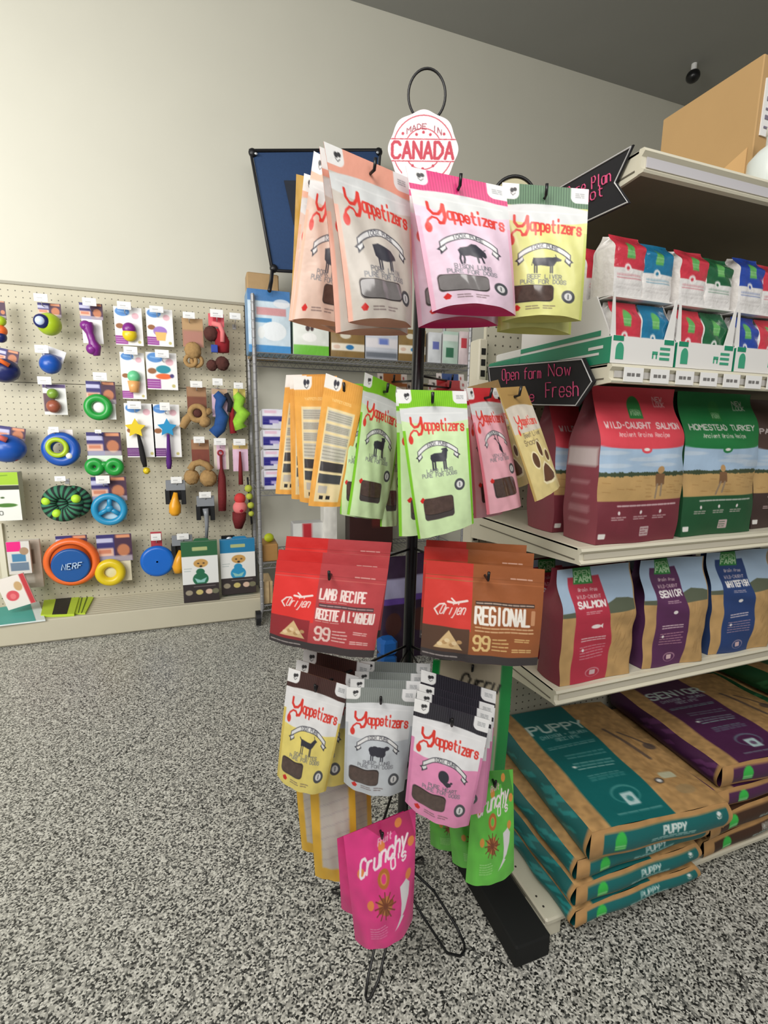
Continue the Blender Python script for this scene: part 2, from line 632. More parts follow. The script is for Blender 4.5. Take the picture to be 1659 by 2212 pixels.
def art_back(a=2.0, base=(238, 172, 78), panel=(240, 220, 170)):
    c = Cv(a, 90, base)
    c.noise(.03, 3)
    for i in range(18):
        c.rect(i / 18, 0, i / 18 + .018, .3, (226, 152, 60), al=.6)
    c.rect(-.1, -.1, .42, .2, (245, 242, 236), r=.1)
    c.ell(.26, .09, .035, .05, INK)
    c.ell(.33, .085, .035, .04, INK)
    c.line([(.25, .15), (.3, .18), (.34, .14)], .012, INK)
    c.text('YAPPETIZERS', .25, .36, .035, (255, 225, 160), w=.5)
    c.rect(.16, .46, .88, 1.92, panel)
    for j, (y0, y1) in enumerate(((.5, .66), (.70, .82), (.86, 1.0), (1.03, 1.26))):
        c.rect(.2, y0, .84, y1, (200, 196, 180))
        c.lines(.21, .83, y0 + .01, y1 - .01, 4, (130, 126, 118), .012, j)
    c.rect(.2, 1.28, .84, 1.43, (62, 58, 58))
    c.rect(.2, 1.47, .84, 1.62, (70, 72, 74))
    c.rect(.24, 1.66, .5, 1.78, (196, 190, 178))
    c.rect(.3, 1.82, .42, 1.88, (40, 38, 40))
    c.rect(.5, 1.82, .62, 1.88, (40, 38, 40))
    return c


def art_paw():
    c = Cv(1.75, 100, (222, 203, 140))
    c.noise(.03, 4)
    c.rect(-.1, -.1, 1.1, .32, (172, 138, 80))
    c.ell(.5, .42, .6, .14, (214, 205, 190))
    c.rect(0, .42, 1, .72, (214, 205, 190))
    c.line([(.0, 0), (.02, 1.75)], .06, (190, 160, 95))
    c.line([(.3, .12), (.7, .14)], .02, (150, 118, 66))
    logo(c, .2, .60, .7, .05)
    c.text('Beef Liver', .3, .80, .07, (110, 100, 85), w=.6)
    c.text('Snacks', .22, .92, .08, (120, 105, 80), w=.5)
    for e in ((.37, 1.17, .10, .12), (.62, 1.02, .075, .12), (.82, 1.16, .06, .09)):
        c.ell(e[0], e[1], e[2] + .025, e[3] + .025, (244, 232, 190))
        c.ell(*e, (98, 66, 44))
    c.poly([(.36, 1.52), (.52, 1.28), (.62, 1.22), (.76, 1.30), (.9, 1.46), (.86, 1.58), (.64, 1.6), (.44, 1.58)], (244, 232, 190))
    c.poly([(.40, 1.51), (.54, 1.31), (.62, 1.26), (.73, 1.33), (.85, 1.47), (.82, 1.54), (.64, 1.56), (.46, 1.54)], (104, 68, 48))
    return c


def art_recipe(kind):
    lamb = kind == 'lamb'
    base = (190, 72, 76) if lamb else (158, 92, 52)
    dark = (150, 48, 54) if lamb else (92, 66, 52)
    c = Cv(.93, 210, base)
    c.noise(.03, 5, 20)
    c.rect(-.1, .10, .40, .62, (232, 58, 54) if lamb else (220, 66, 58))
    c.rect(-.1, -.1, .40, .12, (214, 50, 48) if lamb else (205, 58, 50))
    c.rect(-.1, .60, .37 if lamb else .39, .86, dark)
    c.rect(-.1, .845, 1.1, 1, (62, 56, 58))
    c.line([(0, .16), (1, .16)], .008, (205, 100, 95) if lamb else (176, 106, 64))
    c.line([(0, .125), (1, .125)], .005, (160, 60, 60) if lamb else (136, 78, 42))
    # white script brand word over a maple twig
    c.text('Orijen', .13, .48, .09, (250, 232, 226), w=.215, lw=.10, sl=.35, drop=-.05)
    c.line([(.2, .36), (.26, .37), (.33, .35), (.36, .34)], .02, (250, 232, 226))
    c.line([(.23, .33), (.27, .37)], .014, (250, 232, 226))
    c.line([(.12, .49), (.09, .44), (.13, .39), (.17, .38)], .014, (250, 232, 226))
    c.poly([(.10, .81), (.22, .63), (.34, .81)], (222, 190, 140))
    for i in range(6):
        c.ell(.15 + .03 * i + (i % 2) * .01, .77 - .02 * (i % 3), .022, .02, (190, 152, 104) if i % 2 else (238, 212, 168))
    c.lines(.02, .32, .875, .905, 1, (190, 180, 176), .014, 7)
    c.lines(.72, .92, .10 if lamb else .09, .13, 1, (240, 205, 195), .010, 8)
    if lamb:
        c.text('LAMB RECIPE', .43, .36, .10, (252, 232, 226), w=.42, lw=.17)
        c.lines(.43, .7, .375, .395, 1, (240, 205, 195), .006, 9)
        c.rect(.43, .405, .93, .445, (92, 62, 66))
        c.lines(.44, .92, .41, .44, 1, (200, 170, 170), .012, 10)
        c.text("RECETTE A L'AGNEAU", .42, .565, .10, (252, 232, 226), w=.53, lw=.16)
        c.lines(.42, .65, .58, .60, 1, (240, 205, 195), .006, 11)
    else:
        c.rect(.43, .33, .93, .365, (66, 50, 44))
        c.lines(.44, .92, .335, .36, 1, (215, 195, 180), .012, 12)
        c.text('REGIONAL', .435, .535, .15, (252, 246, 236), w=.47, lw=.15)
        c.rect(.905, .39, .94, .53, (206, 150, 110), r=.01)
        c.lines(.44, .93, .555, .62, 2, (236, 196, 150), .014, 13)
    num = (246, 214, 206) if lamb else (240, 206, 140)
    c.text('99', .43, .795, .14, num, w=.15, lw=.16)
    c.lines(.59, .72, .66, .80, 4, num, .013, 14)
    c.lines(.78, .90, .66, .70, 2, num, .011, 15)
    c.lines(.76, .92, .76, .80, 2, num, .012, 16)
    return c


def donut(c, cx, cy, r, col=(190, 112, 50), hole=(226, 60, 130)):
    c.ell(cx, cy, r, r * 1.25, col)
    c.ell(cx, cy, r * .55, r * .75, (222, 150, 84))
    c.ell(cx, cy, r * .4, r * .6, hole)


def art_crunchy(kind):
    base = (232, 62, 140) if kind == 'pink' else (104, 200, 74)
    c = Cv(1.5, 120, base)
    c.noise(.06, 6, 14)
    dk = (176, 40, 92) if kind == 'pink' else (60, 130, 50)
    c.poly([(.3, 0), (.9, 0), (1, .35), (.82, .42), (.7, .18), (.5, .2)], dk, .7)
    rnd = random.Random(3)
    for x, y in ((.75, .1), (.93, .38), (.18, .52), (.28, .92), (.88, .75), (.5, .3)):
        c.ell(x, y, .05, .06, (240, 150, 70), .9)
    c.text('Crunchy', .16, .58, .19, (255, 240, 246), w=.72, lw=.16, sl=.2, drop=-.25)
    c.text("O's", .62, .60, .12, (255, 240, 246), w=.25, lw=.18, drop=-.25)
    c.text('Fruit', .45, .28, .07, (250, 190, 210), w=.2, lw=.2, sl=.2, drop=-.2)
    donut(c, .50, .66, .09, hole=base)
    for i in range(14):
        a = i * 2.399
        c.ell(.5 + .09 * math.cos(a) * (.4 + .05 * i), .98 + .1 * math.sin(a) * (.4 + .05 * i), .035, .045, (150, 86, 40) if i % 2 else (196, 128, 70))
    for i in range(12):
        a = i * math.pi / 6
        c.line([(.5, .98), (.5 + .16 * math.cos(a), .98 + .17 * math.sin(a))], .016, (120, 60, 34))
    c.lines(.25, .52, 1.2, 1.36, 5, (250, 190, 215) if kind == 'pink' else (200, 240, 180), .008, 4)
    # plain white dashes of cream where the packet shows its picture
    c.poly([(.74, .84), (.84, .78), (.9, .86), (.88, 1.0), (.82, 1.16), (.74, 1.24), (.76, 1.06)], (232, 228, 232))
    c.poly([(.64, 1.34), (.74, 1.2), (.8, 1.22)], (232, 228, 232))
    return c


def tree_arch(c, cx, cy, w, col=(60, 150, 70)):
    c.ell(cx, cy - w * .25, w / 2, w * .62, col)
    c.rect(cx - w / 2, cy - w * .2, cx + w / 2, cy + w * .5, col)


def farm(c, y0, y1, y2, sky=(170, 196, 222), field=(196, 160, 104), seed=1):
    """printed farm landscape: sky y0..y1, field y1..y2"""
    c.rect(-.1, y0, 1.1, y1, sky)
    rnd = random.Random(seed)
    for _ in range(5):
        c.ell(rnd.random(), y0 + (y1 - y0) * rnd.uniform(.3, .8), .2, .02, (206, 218, 230), .6)
    c.rect(-.1, y1, 1.1, y2, field)
    for i in range(36):
        c.ell(i / 36, y1, .02, .014 + .012 * rnd.random(), (60, 74, 50))
    for i in range(26):
        x = rnd.random()
        yy = rnd.uniform(y1 + .03, y2 - .03)
        c.line([(x, yy), (x + .07, yy + .004)], .006, (168, 130, 78), .8)


def art_farm(top, lower, name1, name2, fig=.62, seed=1):
    c = Cv(1.42, 150, lower)
    farm(c, .50, .78, 1.02, seed=seed)
    c.noise(.03, seed, 16)
    c.rect(-.1, -.1, 1.1, .52, top)
    c.ell(.5, .52, .5, .035, top)
    c.ell(.5, .56, .06, .035, top)
    c.ell(.5, .56, .035, .014, (240, 235, 230))
    tree_arch(c, .46, .21, .15, (40, 130, 60))
    c.text('OPEN', .41, .225, .022, (190, 225, 180), w=.11)
    c.text('FARM', .41, .255, .03, (190, 225, 180), w=.11, lw=.2)
    c.text('NEW', .72, .12, .04, (250, 225, 225), w=.14)
    c.text('LOOK', .72, .17, .04, (250, 225, 225), w=.16)
    c.text(name1, .07, .37, .05, (250, 238, 236), w=.88, lw=.2)
    c.text(name2, .2, .445, .034, (250, 228, 226), w=.6)
    # farmer walking in the field, printed on the bag
    x = fig
    c.ell(x, .745, .035, .035, (190, 150, 100))
    c.poly([(x - .05, .78), (x + .05, .78), (x + .06, .88), (x - .04, .9)], (126, 92, 62))
    c.line([(x - .02, .88), (x - .05, 1.0)], .022, (150, 130, 106))
    c.line([(x + .03, .88), (x + .02, .98)], .022, (150, 130, 106))
    c.lines(.2, .92, 1.055, 1.075, 1, (240, 225, 225), .014, seed)
    for xx in (.22, .48, .72):
        c.ell(xx, 1.13, .014, .018, (235, 225, 225))
        c.lines(xx - .08, xx + .08, 1.16, 1.2, 2, (214, 190, 190), .010, seed + 2)
    c.rect(.5, 1.27, .62, 1.36, (200, 176, 176), r=.01)
    c.lines(.51, .61, 1.28, 1.35, 3, lower, .008, seed)
    c.rect(.02, 1.32, .1, 1.37, (238, 236, 232), r=.01)
    return c


def art_kraft(band, word, icon='fish', seed=1, nx=140):
    c = Cv(1.33, nx, (196, 158, 104))
    c.noise(.06, seed, 10)
    c.rect(-.1, 0, 1.1, .47, (172, 196, 220))
    c.poly([(0, .47), (.5, .44), (.72, .36), (.9, .38), (1.1, .44), (1.1, .52), (0, .52)], (96, 104, 84))
    rnd = random.Random(seed)
    for _ in range(30):
        x, y = rnd.uniform(.7, 1), rnd.uniform(.6, 1.2)
        c.line([(x, y), (x + .03, y - .08)], .006, (160, 122, 72), .6)
    c.poly([(.13, .10), (.54, .10), (.60, .5), (.68, .9), (.64, 1.4), (.13, 1.4), (.16, .6)], band)
    c.rect(.20, -.05, .44, .18, (50, 140, 62))
    c.text('OPEN', .215, .085, .05, (190, 226, 180), w=.22, lw=.2)
    c.text('FARM', .215, .155, .055, (205, 236, 195), w=.22, lw=.24)
    c.text('Grain Free', .25, .26, .032, (246, 222, 222), w=.24)
    c.text('WILD-CAUGHT', .22, .335, .032, (246, 222, 222), w=.30)
    c.text(word, .21, .43, .062, (254, 250, 248), w=.36 if len(word) > 5 else .3, lw=.28)
    c.lines(.3, .5, .47, .51, 2, (240, 214, 214), .008, seed)
    if icon == 'fish':
        c.ell(.44, .66, .065, .024, (250, 238, 236))
        c.poly([(.49, .66), (.53, .63), (.53, .69)], (250, 238, 236))
    else:
        c.ell(.42, .62, .03, .024, (245, 240, 238))
    c.lines(.26, .58, .78, .84, 2, (246, 226, 226), .013, seed + 1)
    c.lines(.24, .6, .88, 1.05, 5, (226, 176, 184), .009, seed + 2)
    c.ell(.28, .93, .018, .018, (246, 236, 236))
    c.ell(.44, 1.22, .10, .06, (230, 190, 196), .6)
    c.ell(.44, 1.225, .085, .05, band)
    c.rect(.40, 1.19, .48, 1.25, (222, 190, 194), r=.01)
    c.rect(.985, 0, 1.1, 1.4, (176, 140, 90))
    return c


def art_sack_top(band, word, nx=150):
    """top face of a lying sack, far end at y=0"""
    c = Cv(1.25, nx, (190, 150, 98))
    c.noise(.12, 8, 3)
    c.rect(.13, -.1, .60, 1.4, band)
    for i in range(18):
        rnd = random.Random(i)
        c.line([(rnd.uniform(.62, 1), rnd.uniform(.1, 1.2)), (rnd.uniform(.62, 1), rnd.uniform(.1, 1.2))], .004, (164, 122, 72), .5)
    c.text(word, .14, .33, .10, (214, 236, 228), w=.5, lw=.2)
    c.text('CHICKEN + SALMON', .18, .40, .032, (190, 220, 214), w=.40)
    c.text('RECIPE', .28, .45, .032, (190, 220, 214), w=.2)
    c.lines(.17, .56, .49, .53, 2, (140, 190, 186), .008, 1)
    c.lines(.24, .55, .60, .66, 2, (160, 205, 200), .008, 2)
    c.lines(.24, .54, .70, .79, 3, (170, 214, 208), .010, 3)
    c.ell(.225, .745, .014, .012, (235, 245, 240))
    c.lines(.26, .52, .84, .90, 3, (130, 186, 182), .007, 4)
    c.ell(.40, 1.04, .10, .075, (130, 196, 190), .5)
    c.ell(.40, 1.045, .088, .064, band)
    c.rect(.36, 1.03, .45, 1.13, (196, 226, 226), r=.01)
    c.ell(.405, 1.08, .022, .024, band, .7)
    c.lines(.24, .56, 1.17, 1.19, 1, (160, 205, 200), .008, 5)
    c.rect(.74, .93, .86, .99, (206, 204, 172), r=.02)
    c.ell(.70, 1.0, .032, .026, (50, 46, 44))
    c.ell(.70, 1.0, .02, .016, (236, 236, 232))
    c.ell(.82, 1.1, .07, .04, (160, 140, 104), .6)
    # tools leaning in the printed farm picture
    c.line([(.72, .4), (.82, .78)], .03, (92, 78, 74), .8)
    c.line([(.80, .46), (.94, .66)], .02, (92, 78, 74), .8)
    c.ell(.92, .66, .05, .04, (84, 72, 70), .8)
    return c


def art_sack_end(band, word, aspect=.19):
    c = Cv(aspect, 150, (190, 146, 92))
    c.noise(.06, 9, 6)
    a = aspect
    c.rect(.09, a * .16, .97, a * .84, band)
    c.ell(.20, a * .42, .036, a * .26, (60, 196, 80))
    c.rect(.165, a * .42, .236, a * .74, (60, 196, 80))
    c.lines(.17, .23, a * .52, a * .72, 2, (180, 240, 180), .008, 2)
    c.text(word, .50, a * .52, a * .24, (232, 244, 240), w=.16, lw=.26)
    c.lines(.42, .72, a * .58, a * .72, 2, (190, 224, 220), .008, 3)
    c.ell(.9, a * .33, .02, a * .12, (240, 246, 244))
    c.line([(.88, a * .3), (.9, a * .4), (.93, a * .28)], .008, (60, 120, 110))
    return c


# ------------------------------------------------------------------ the setting
def struct(o):
    o['kind'] = 'structure'
    return o


YW = 3.66            # back wall
YP = 3.60            # face of the pegboard
ZC = 4.12            # ceiling


def floor_mat():
    m = bpy.data.materials.new('speckled_epoxy_floor')
    m.use_nodes = True
    nt = m.node_tree
    b = nt.nodes['Principled BSDF']
    tc = nt.nodes.new('ShaderNodeTexCoord')
    nz = nt.nodes.new('ShaderNodeTexNoise')
    nz.inputs['Scale'].default_value = 60
    mx = nt.nodes.new('ShaderNodeMix')
    mx.data_type = 'VECTOR'
    mx.inputs['Factor'].default_value = .004
    nt.links.new(tc.outputs['Object'], nz.inputs['Vector'])
    nt.links.new(tc.outputs['Object'], mx.inputs['A'])
    nt.links.new(nz.outputs['Color'], mx.inputs['B'])
    v = nt.nodes.new('ShaderNodeTexVoronoi')
    v.inputs['Scale'].default_value = 235
    v.inputs['Randomness'].default_value = 1
    nt.links.new(mx.outputs['Result'], v.inputs['Vector'])
    sp = nt.nodes.new('ShaderNodeSeparateColor')
    nt.links.new(v.outputs['Color'], sp.inputs['Color'])
    cr = nt.nodes.new('ShaderNodeValToRGB')
    cr.color_ramp.interpolation = 'CONSTANT'
    stops = [(0, (34, 35, 34)), (.16, (84, 85, 82)), (.29, (134, 134, 128)), (.44, (178, 177, 169)), (.66, (208, 207, 198)), (.86, (232, 231, 222))]
    el = cr.color_ramp.elements
    el[0].position, el[0].color = 0, lin(rgb(*stops[0][1])) + (1,)
    el[1].position, el[1].color = stops[1][0], lin(rgb(*stops[1][1])) + (1,)
    for p, c in stops[2:]:
        e = el.new(p)
        e.color = lin(rgb(*c)) + (1,)
    nt.links.new(sp.outputs['Red'], cr.inputs['Fac'])
    nt.links.new(cr.outputs['Color'], b.inputs['Base Color'])
    b.inputs['Roughness'].default_value = .42
    b.inputs['Coat Weight'].default_value = .25
    b.inputs['Coat Roughness'].default_value = .3
    return m


fl = MB().box(-3.2, 5.2, -1.2, YW, -.06, 0).build('floor', floor_mat())
struct(fl)
wallm = mat('painted_wall', (208, 206, 192), .75, noise=.03, scale=3, bump=.03)
struct(MB().box(-3.2, 5.2, YW, YW + .1, 0, ZC).build('wall_back', wallm))
struct(MB().box(5.2, 5.3, -1.2, YW + .1, 0, ZC).build('wall_right', wallm))
struct(MB().box(-3.2, 5.3, 1.1, YW + .1, ZC, ZC + .08).build('ceiling', mat('ceiling_paint', (150, 150, 145), .8, noise=.03, scale=4)))

BEIGE = mat('cream_powder_coated_metal', (222, 217, 196), .42, noise=.02, scale=12)
BEIGE_D = mat('grooved_shelf_metal', (196, 190, 168), .5, noise=.02, scale=10)
BLACKM = mat('black_wire', (20, 20, 22), .35)
CHROME = mat('chrome_wire', (158, 158, 160), .35, metal=.3)
WHITE = mat('white_card', (240, 240, 238), .5)
CARDB = mat('corrugated_cardboard', (190, 154, 104), .8, noise=.06, scale=8)
CARDB_D = mat('cardboard_tape', (190, 146, 92), .6)


def peg_mat(name, base, pitch=.036, r=.0036, dark=(96, 92, 80)):
    m = bpy.data.materials.new(name)
    m.use_nodes = True
    nt = m.node_tree
    b = nt.nodes['Principled BSDF']
    tc = nt.nodes.new('ShaderNodeTexCoord')
    sx = nt.nodes.new('ShaderNodeSeparateXYZ')
    nt.links.new(tc.outputs['Object'], sx.inputs[0])

    def mth(op, a, b_=None):
        n = nt.nodes.new('ShaderNodeMath')
        n.operation = op
        for i, q in enumerate((a, b_)):
            if q is None:
                continue
            if isinstance(q, (int, float)):
                n.inputs[i].default_value = q
            else:
                nt.links.new(q, n.inputs[i])
        return n.outputs[0]
    fx = mth('SUBTRACT', mth('FRACT', mth('DIVIDE', sx.outputs['X'], pitch)), .5)
    fz = mth('SUBTRACT', mth('FRACT', mth('DIVIDE', sx.outputs['Z'], pitch)), .5)
    fy = mth('SUBTRACT', mth('FRACT', mth('DIVIDE', sx.outputs['Y'], pitch)), .5)
    axis = fx if name != 'perforated_end_panel' else fy
    d = mth('SQRT', mth('ADD', mth('MULTIPLY', axis, axis), mth('MULTIPLY', fz, fz)))
    k = mth('LESS_THAN', d, r / pitch)
    mx = nt.nodes.new('ShaderNodeMix')
    mx.data_type = 'RGBA'
    mx.inputs['A'].default_value = lin(rgb(*base)) + (1,)
    mx.inputs['B'].default_value = lin(rgb(*dark)) + (1,)
    nt.links.new(k, mx.inputs['Factor'])
    nt.links.new(mx.outputs['Result'], b.inputs['Base Color'])
    b.inputs['Roughness'].default_value = .55
    return m


# wall shelving bay with its pegboard and low deck
zpt = W(262, 630, YP).z
xpr = W(528, 700, YP).x
wu = thing('wall_shelving_bay', 'cream pegboard wall bay with a low grooved deck along the back wall', 'shelving unit', (-.4, YP, 0))
O = Vector((-.4, YP, 0))
XL = -2.3
zs = W(300, 835, YP).z
MB().box(XL - O.x, xpr - O.x, 0, .03, .14, zs - .002).build('pegboard_panel', peg_mat('perforated_cream_board', (194, 188, 166)), wu)
MB().box(XL - O.x, xpr - O.x, 0, .03, zs + .002, zpt - .015).build('pegboard_panel', peg_mat('perforated_cream_board_upper', (194, 188, 166)), wu)
MB().box(XL - O.x, xpr - O.x + .01, -.012, .045, zpt - .016, zpt).build('top_rail', mat('dark_edge_rail', (150, 146, 130), .5), wu)
xu = W(8, 1150, YP).x - O.x
MB().box(xu - .03, xu, -.02, 0, .14, W(8, 1130, YP).z).build('upright', BEIGE, wu)
deck = MB()
for i in range(9):
    y0 = -.33 + i * .037
    deck.rbox(XL - O.x, xpr - O.x + .03, y0, y0 + .034, .125, .146, .004)
BEIGE_W = mat('cream_wall_bay_metal', (200, 194, 172), .5, noise=.03, scale=8)
deck.build('deck', BEIGE_W, wu)
MB().rbox(XL - O.x, xpr - O.x + .03, -.345, -.325, .012, .15, .005).build('kickplate', BEIGE_W, wu)
MB().box(XL - O.x, xpr - O.x + .02, -.325, 0, .002, .123).build('base_box', BEIGE_D, wu)

# small black camera on the ceiling
dd = ray(1497, 165)
kk = (ZC - .085 - CAM_H) / dd[2]
c = Vector((kk * dd[0], kk * dd[1], 0))
t = thing('ceiling_camera', 'small black round camera on a white bracket under the ceiling', 'camera', (c.x, c.y, ZC))
MB().tube([(0, 0, 0), (0, 0, -.05)], .02, 12).build('bracket', WHITE, t)
MB().ell(0, 0, -.085, .05, .05, .045).build('camera_dome', mat('black_plastic', (18, 18, 20), .3), t, True)


# ------------------------------------------------------------------ pouches
def smooth(t):
    t = np.clip(t, 0, 1)
    return t * t * (3 - 2 * t)


WINM = mat('clear_window_over_treats', (84, 66, 60), .12, coat=1., noise=.5, scale=120)
WINM_L = mat('clear_window_over_grey_foil', (128, 124, 124), .15, coat=1., noise=.25, scale=60)


def pouch_parts(c, h, T=.022, hv=.15, side=(200, 200, 200), win=None, winm=None, arc=.02, w=.15, seed=0, square=False, header=True, flare=0.):
    """returns [(name, mesh, material)] for one standing pouch hanging from its top edge"""
    ny, nx = c.C.shape[:2]
    rs = random.Random(seed)
    ph = [rs.uniform(0, 6.28) for _ in range(5)]

    def front(U, V):
        env = smooth((V - hv) / (.92 - hv)) ** .8
        th = T * env * (1 - np.abs(2 * U - 1) ** 3.2)
        th = th + .0022 * env * np.sin(9 * U + 7 * V + ph[0]) * np.sin(5 * V + ph[1]) * (1 - np.abs(2 * U - 1) ** 4)
        th = th + .0012 * smooth((V - hv) * 8) * np.sin(21 * U - 11 * V + ph[2]) * (1 - np.abs(2 * U - 1) ** 4)
        x = (U - .5) * w * (1 + flare * V)
        z = -h * V + arc * h * (1 - (2 * U - 1) ** 2) * smooth((V - .7) / .3)
        y = -th - .004 * np.sin(3.1 * V) + .006 * (V ** 2)
        return np.stack([x, y, z], -1)
    U, V = np.meshgrid(np.linspace(0, 1, nx), np.linspace(0, 1, ny))
    Pf = front(U, V)
    k = max(1, int(round(hv * (ny - 1)))) if header else 0
    n2 = 14
    Ub, Vb = np.meshgrid(np.linspace(1, 0, n2), np.linspace(0, 1, 18))
    Pb = front(Ub, Vb)
    thb = T * .55 * smooth((Vb - hv) / .6) * (1 - np.abs(2 * Ub - 1) ** 3)
    Pb[..., 1] = .0008 + .006 * Vb ** 2 - .004 * np.sin(3.1 * Vb) + thb
    Pb[..., 2] = -h * Vb
    # underside between both lower edges
    ug = np.linspace(0, 1, n2)
    e0 = front(ug, np.ones(n2))
    e1 = Pb[-1][::-1]
    G = np.stack([e0 * (1 - t_) + e1 * t_ + np.array([0, 0, .25 * T * math.sin(math.pi * t_)]) for t_ in np.linspace(0, 1, 5)], 0)
    parts = [('pouch_body', [(Pf[k:], c.C[k:]), (Pb, side)], FILM)]
    if header:
        parts.append(('header', [(Pf[:k + 1], c.C[:k + 1])], FILM))
    parts.append(('bottom_gusset', [(G, side)], FILM))
    if win:
        u0, v0, u1, v1 = win[0], win[1] / c.a, win[2], win[3] / c.a
        a = np.linspace(-1, 1, 18)
        A, B = np.meshgrid(a, a)
        rr = .22
        X_ = A * (1 - rr * .5 * B ** 6)
        Y_ = B * (1 - rr * .5 * A ** 6)
        UU = (u0 + u1) / 2 + X_ * (u1 - u0) / 2
        VV = (v0 + v1) / 2 + Y_ * (v1 - v0) / 2
        Pw = front(UU, VV)
        Pw[..., 1] -= .0009
        parts.append(('window', [(Pw, (90, 80, 76))], winm or WINM))
    return parts


KINDS = {}


def kind(name, canvas, w, h, **kw):
    KINDS[name] = (w, h, pouch_parts(canvas, h, w=w, **kw))


WIN = (.15, 1.19, .59, 1.36)
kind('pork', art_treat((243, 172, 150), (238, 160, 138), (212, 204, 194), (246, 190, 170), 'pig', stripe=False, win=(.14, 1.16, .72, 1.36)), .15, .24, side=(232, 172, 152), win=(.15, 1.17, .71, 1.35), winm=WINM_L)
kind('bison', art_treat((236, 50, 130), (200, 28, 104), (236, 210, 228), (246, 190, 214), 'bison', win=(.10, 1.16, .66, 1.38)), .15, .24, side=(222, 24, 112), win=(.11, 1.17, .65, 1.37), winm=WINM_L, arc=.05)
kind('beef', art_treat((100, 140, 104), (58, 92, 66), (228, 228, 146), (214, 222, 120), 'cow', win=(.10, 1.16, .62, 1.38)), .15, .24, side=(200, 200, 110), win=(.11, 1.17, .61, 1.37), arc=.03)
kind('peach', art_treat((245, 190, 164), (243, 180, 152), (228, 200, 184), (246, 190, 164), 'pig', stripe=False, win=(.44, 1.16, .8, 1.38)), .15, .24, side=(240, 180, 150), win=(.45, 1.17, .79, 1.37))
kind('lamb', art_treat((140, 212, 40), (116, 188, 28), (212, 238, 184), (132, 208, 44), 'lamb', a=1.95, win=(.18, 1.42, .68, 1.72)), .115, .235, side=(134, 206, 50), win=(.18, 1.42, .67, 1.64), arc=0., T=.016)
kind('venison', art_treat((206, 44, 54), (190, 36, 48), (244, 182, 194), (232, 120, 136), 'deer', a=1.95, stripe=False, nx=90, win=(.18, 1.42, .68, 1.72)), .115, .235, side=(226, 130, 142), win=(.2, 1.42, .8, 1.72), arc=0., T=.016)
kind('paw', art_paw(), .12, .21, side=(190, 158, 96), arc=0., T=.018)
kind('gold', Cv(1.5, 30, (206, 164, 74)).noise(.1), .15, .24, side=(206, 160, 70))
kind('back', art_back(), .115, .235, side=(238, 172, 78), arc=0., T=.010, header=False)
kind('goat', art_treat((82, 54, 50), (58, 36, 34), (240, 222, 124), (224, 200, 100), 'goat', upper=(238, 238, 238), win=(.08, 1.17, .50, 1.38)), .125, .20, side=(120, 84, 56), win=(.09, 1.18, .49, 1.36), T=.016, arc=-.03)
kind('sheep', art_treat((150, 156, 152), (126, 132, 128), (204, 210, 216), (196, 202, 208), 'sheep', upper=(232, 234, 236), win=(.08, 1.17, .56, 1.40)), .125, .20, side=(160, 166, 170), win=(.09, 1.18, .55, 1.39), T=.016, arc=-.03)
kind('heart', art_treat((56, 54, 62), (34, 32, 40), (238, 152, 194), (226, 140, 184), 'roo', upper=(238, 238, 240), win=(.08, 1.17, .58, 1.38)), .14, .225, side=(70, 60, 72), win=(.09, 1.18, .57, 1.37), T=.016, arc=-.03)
kind('recipe_lamb', art_recipe('lamb'), .20, .186, side=(150, 50, 54), hv=.10, T=.014, arc=0., header=False)
kind('recipe_red', art_recipe('regional'), .20, .186, side=(120, 66, 36), hv=.10, T=.014, arc=0., header=False)
kind('crunchy_pink', art_crunchy('pink'), .15, .225, side=(206, 40, 112), hv=.06, T=.030, arc=-.03, header=False)
kind('crunchy_green', art_crunchy('green'), .14, .25, side=(86, 180, 60), hv=.06, T=.022, arc=-.03, header=False)
cy = Cv(1.6, 60, (196, 184, 158)).noise(.05, 2)
cy.rect(-.1, 0, .09, 2, (20, 136, 60)).rect(.86, 0, 1.1, 2, (20, 140, 64))
cy.text('Curru', .35, .30, .16, (30, 28, 26), w=.5, lw=.16, sl=.3, drop=.12)
cy.text('k', .4, .44, .14, (30, 28, 26), w=.12, lw=.16, sl=.3)
cy.rect(.6, .9, .84, 1.5, (150, 200, 150))
kind('jerky', cy, .16, .25, side=(20, 130, 60), T=.01, header=False)
yb = Cv(2.0, 40, (232, 184, 58)).noise(.05, 2)
yb.rect(.2, .1, .85, 1.75, (206, 200, 190))
for i in range(7):
    yb.line([(.2, .4 + i * .2), (.85, .15 + i * .2)], .02, (186, 178, 176))
kind('yellow', yb, .11, .23, side=(226, 176, 50), T=.008, arc=0., header=False)
for nm, hd, sd_ in (('brown_top', (176, 110, 60), (150, 90, 50)), ('grey_top', (170, 168, 130), (150, 150, 120)), ('red_top', (190, 40, 44), (170, 36, 40)), ('blue_top', (40, 76, 140), (34, 60, 120))):
    cc = Cv(1.5, 50, (214, 206, 190))
    cc.rect(-.1, -.1, 1.1, .24, hd)
    cc.rect(-.1, -.1, .2, .17, (244, 240, 236), r=.05).rect(.8, -.1, 1.1, .17, (244, 240, 236), r=.05)
    cc.ell(.12, .08, .04, .03, (70, 60, 60)).ell(.88, .08, .03, .03, (190, 90, 90))
    kind(nm, cc, .15, .235, side=sd_, T=.016)

POLE_B = Vector((.425, 1.02, 0))
POLE_T = Vector((.455, 1.035, 1.93))


def pole_at(z):
    return POLE_B.lerp(POLE_T, z / POLE_T.z)


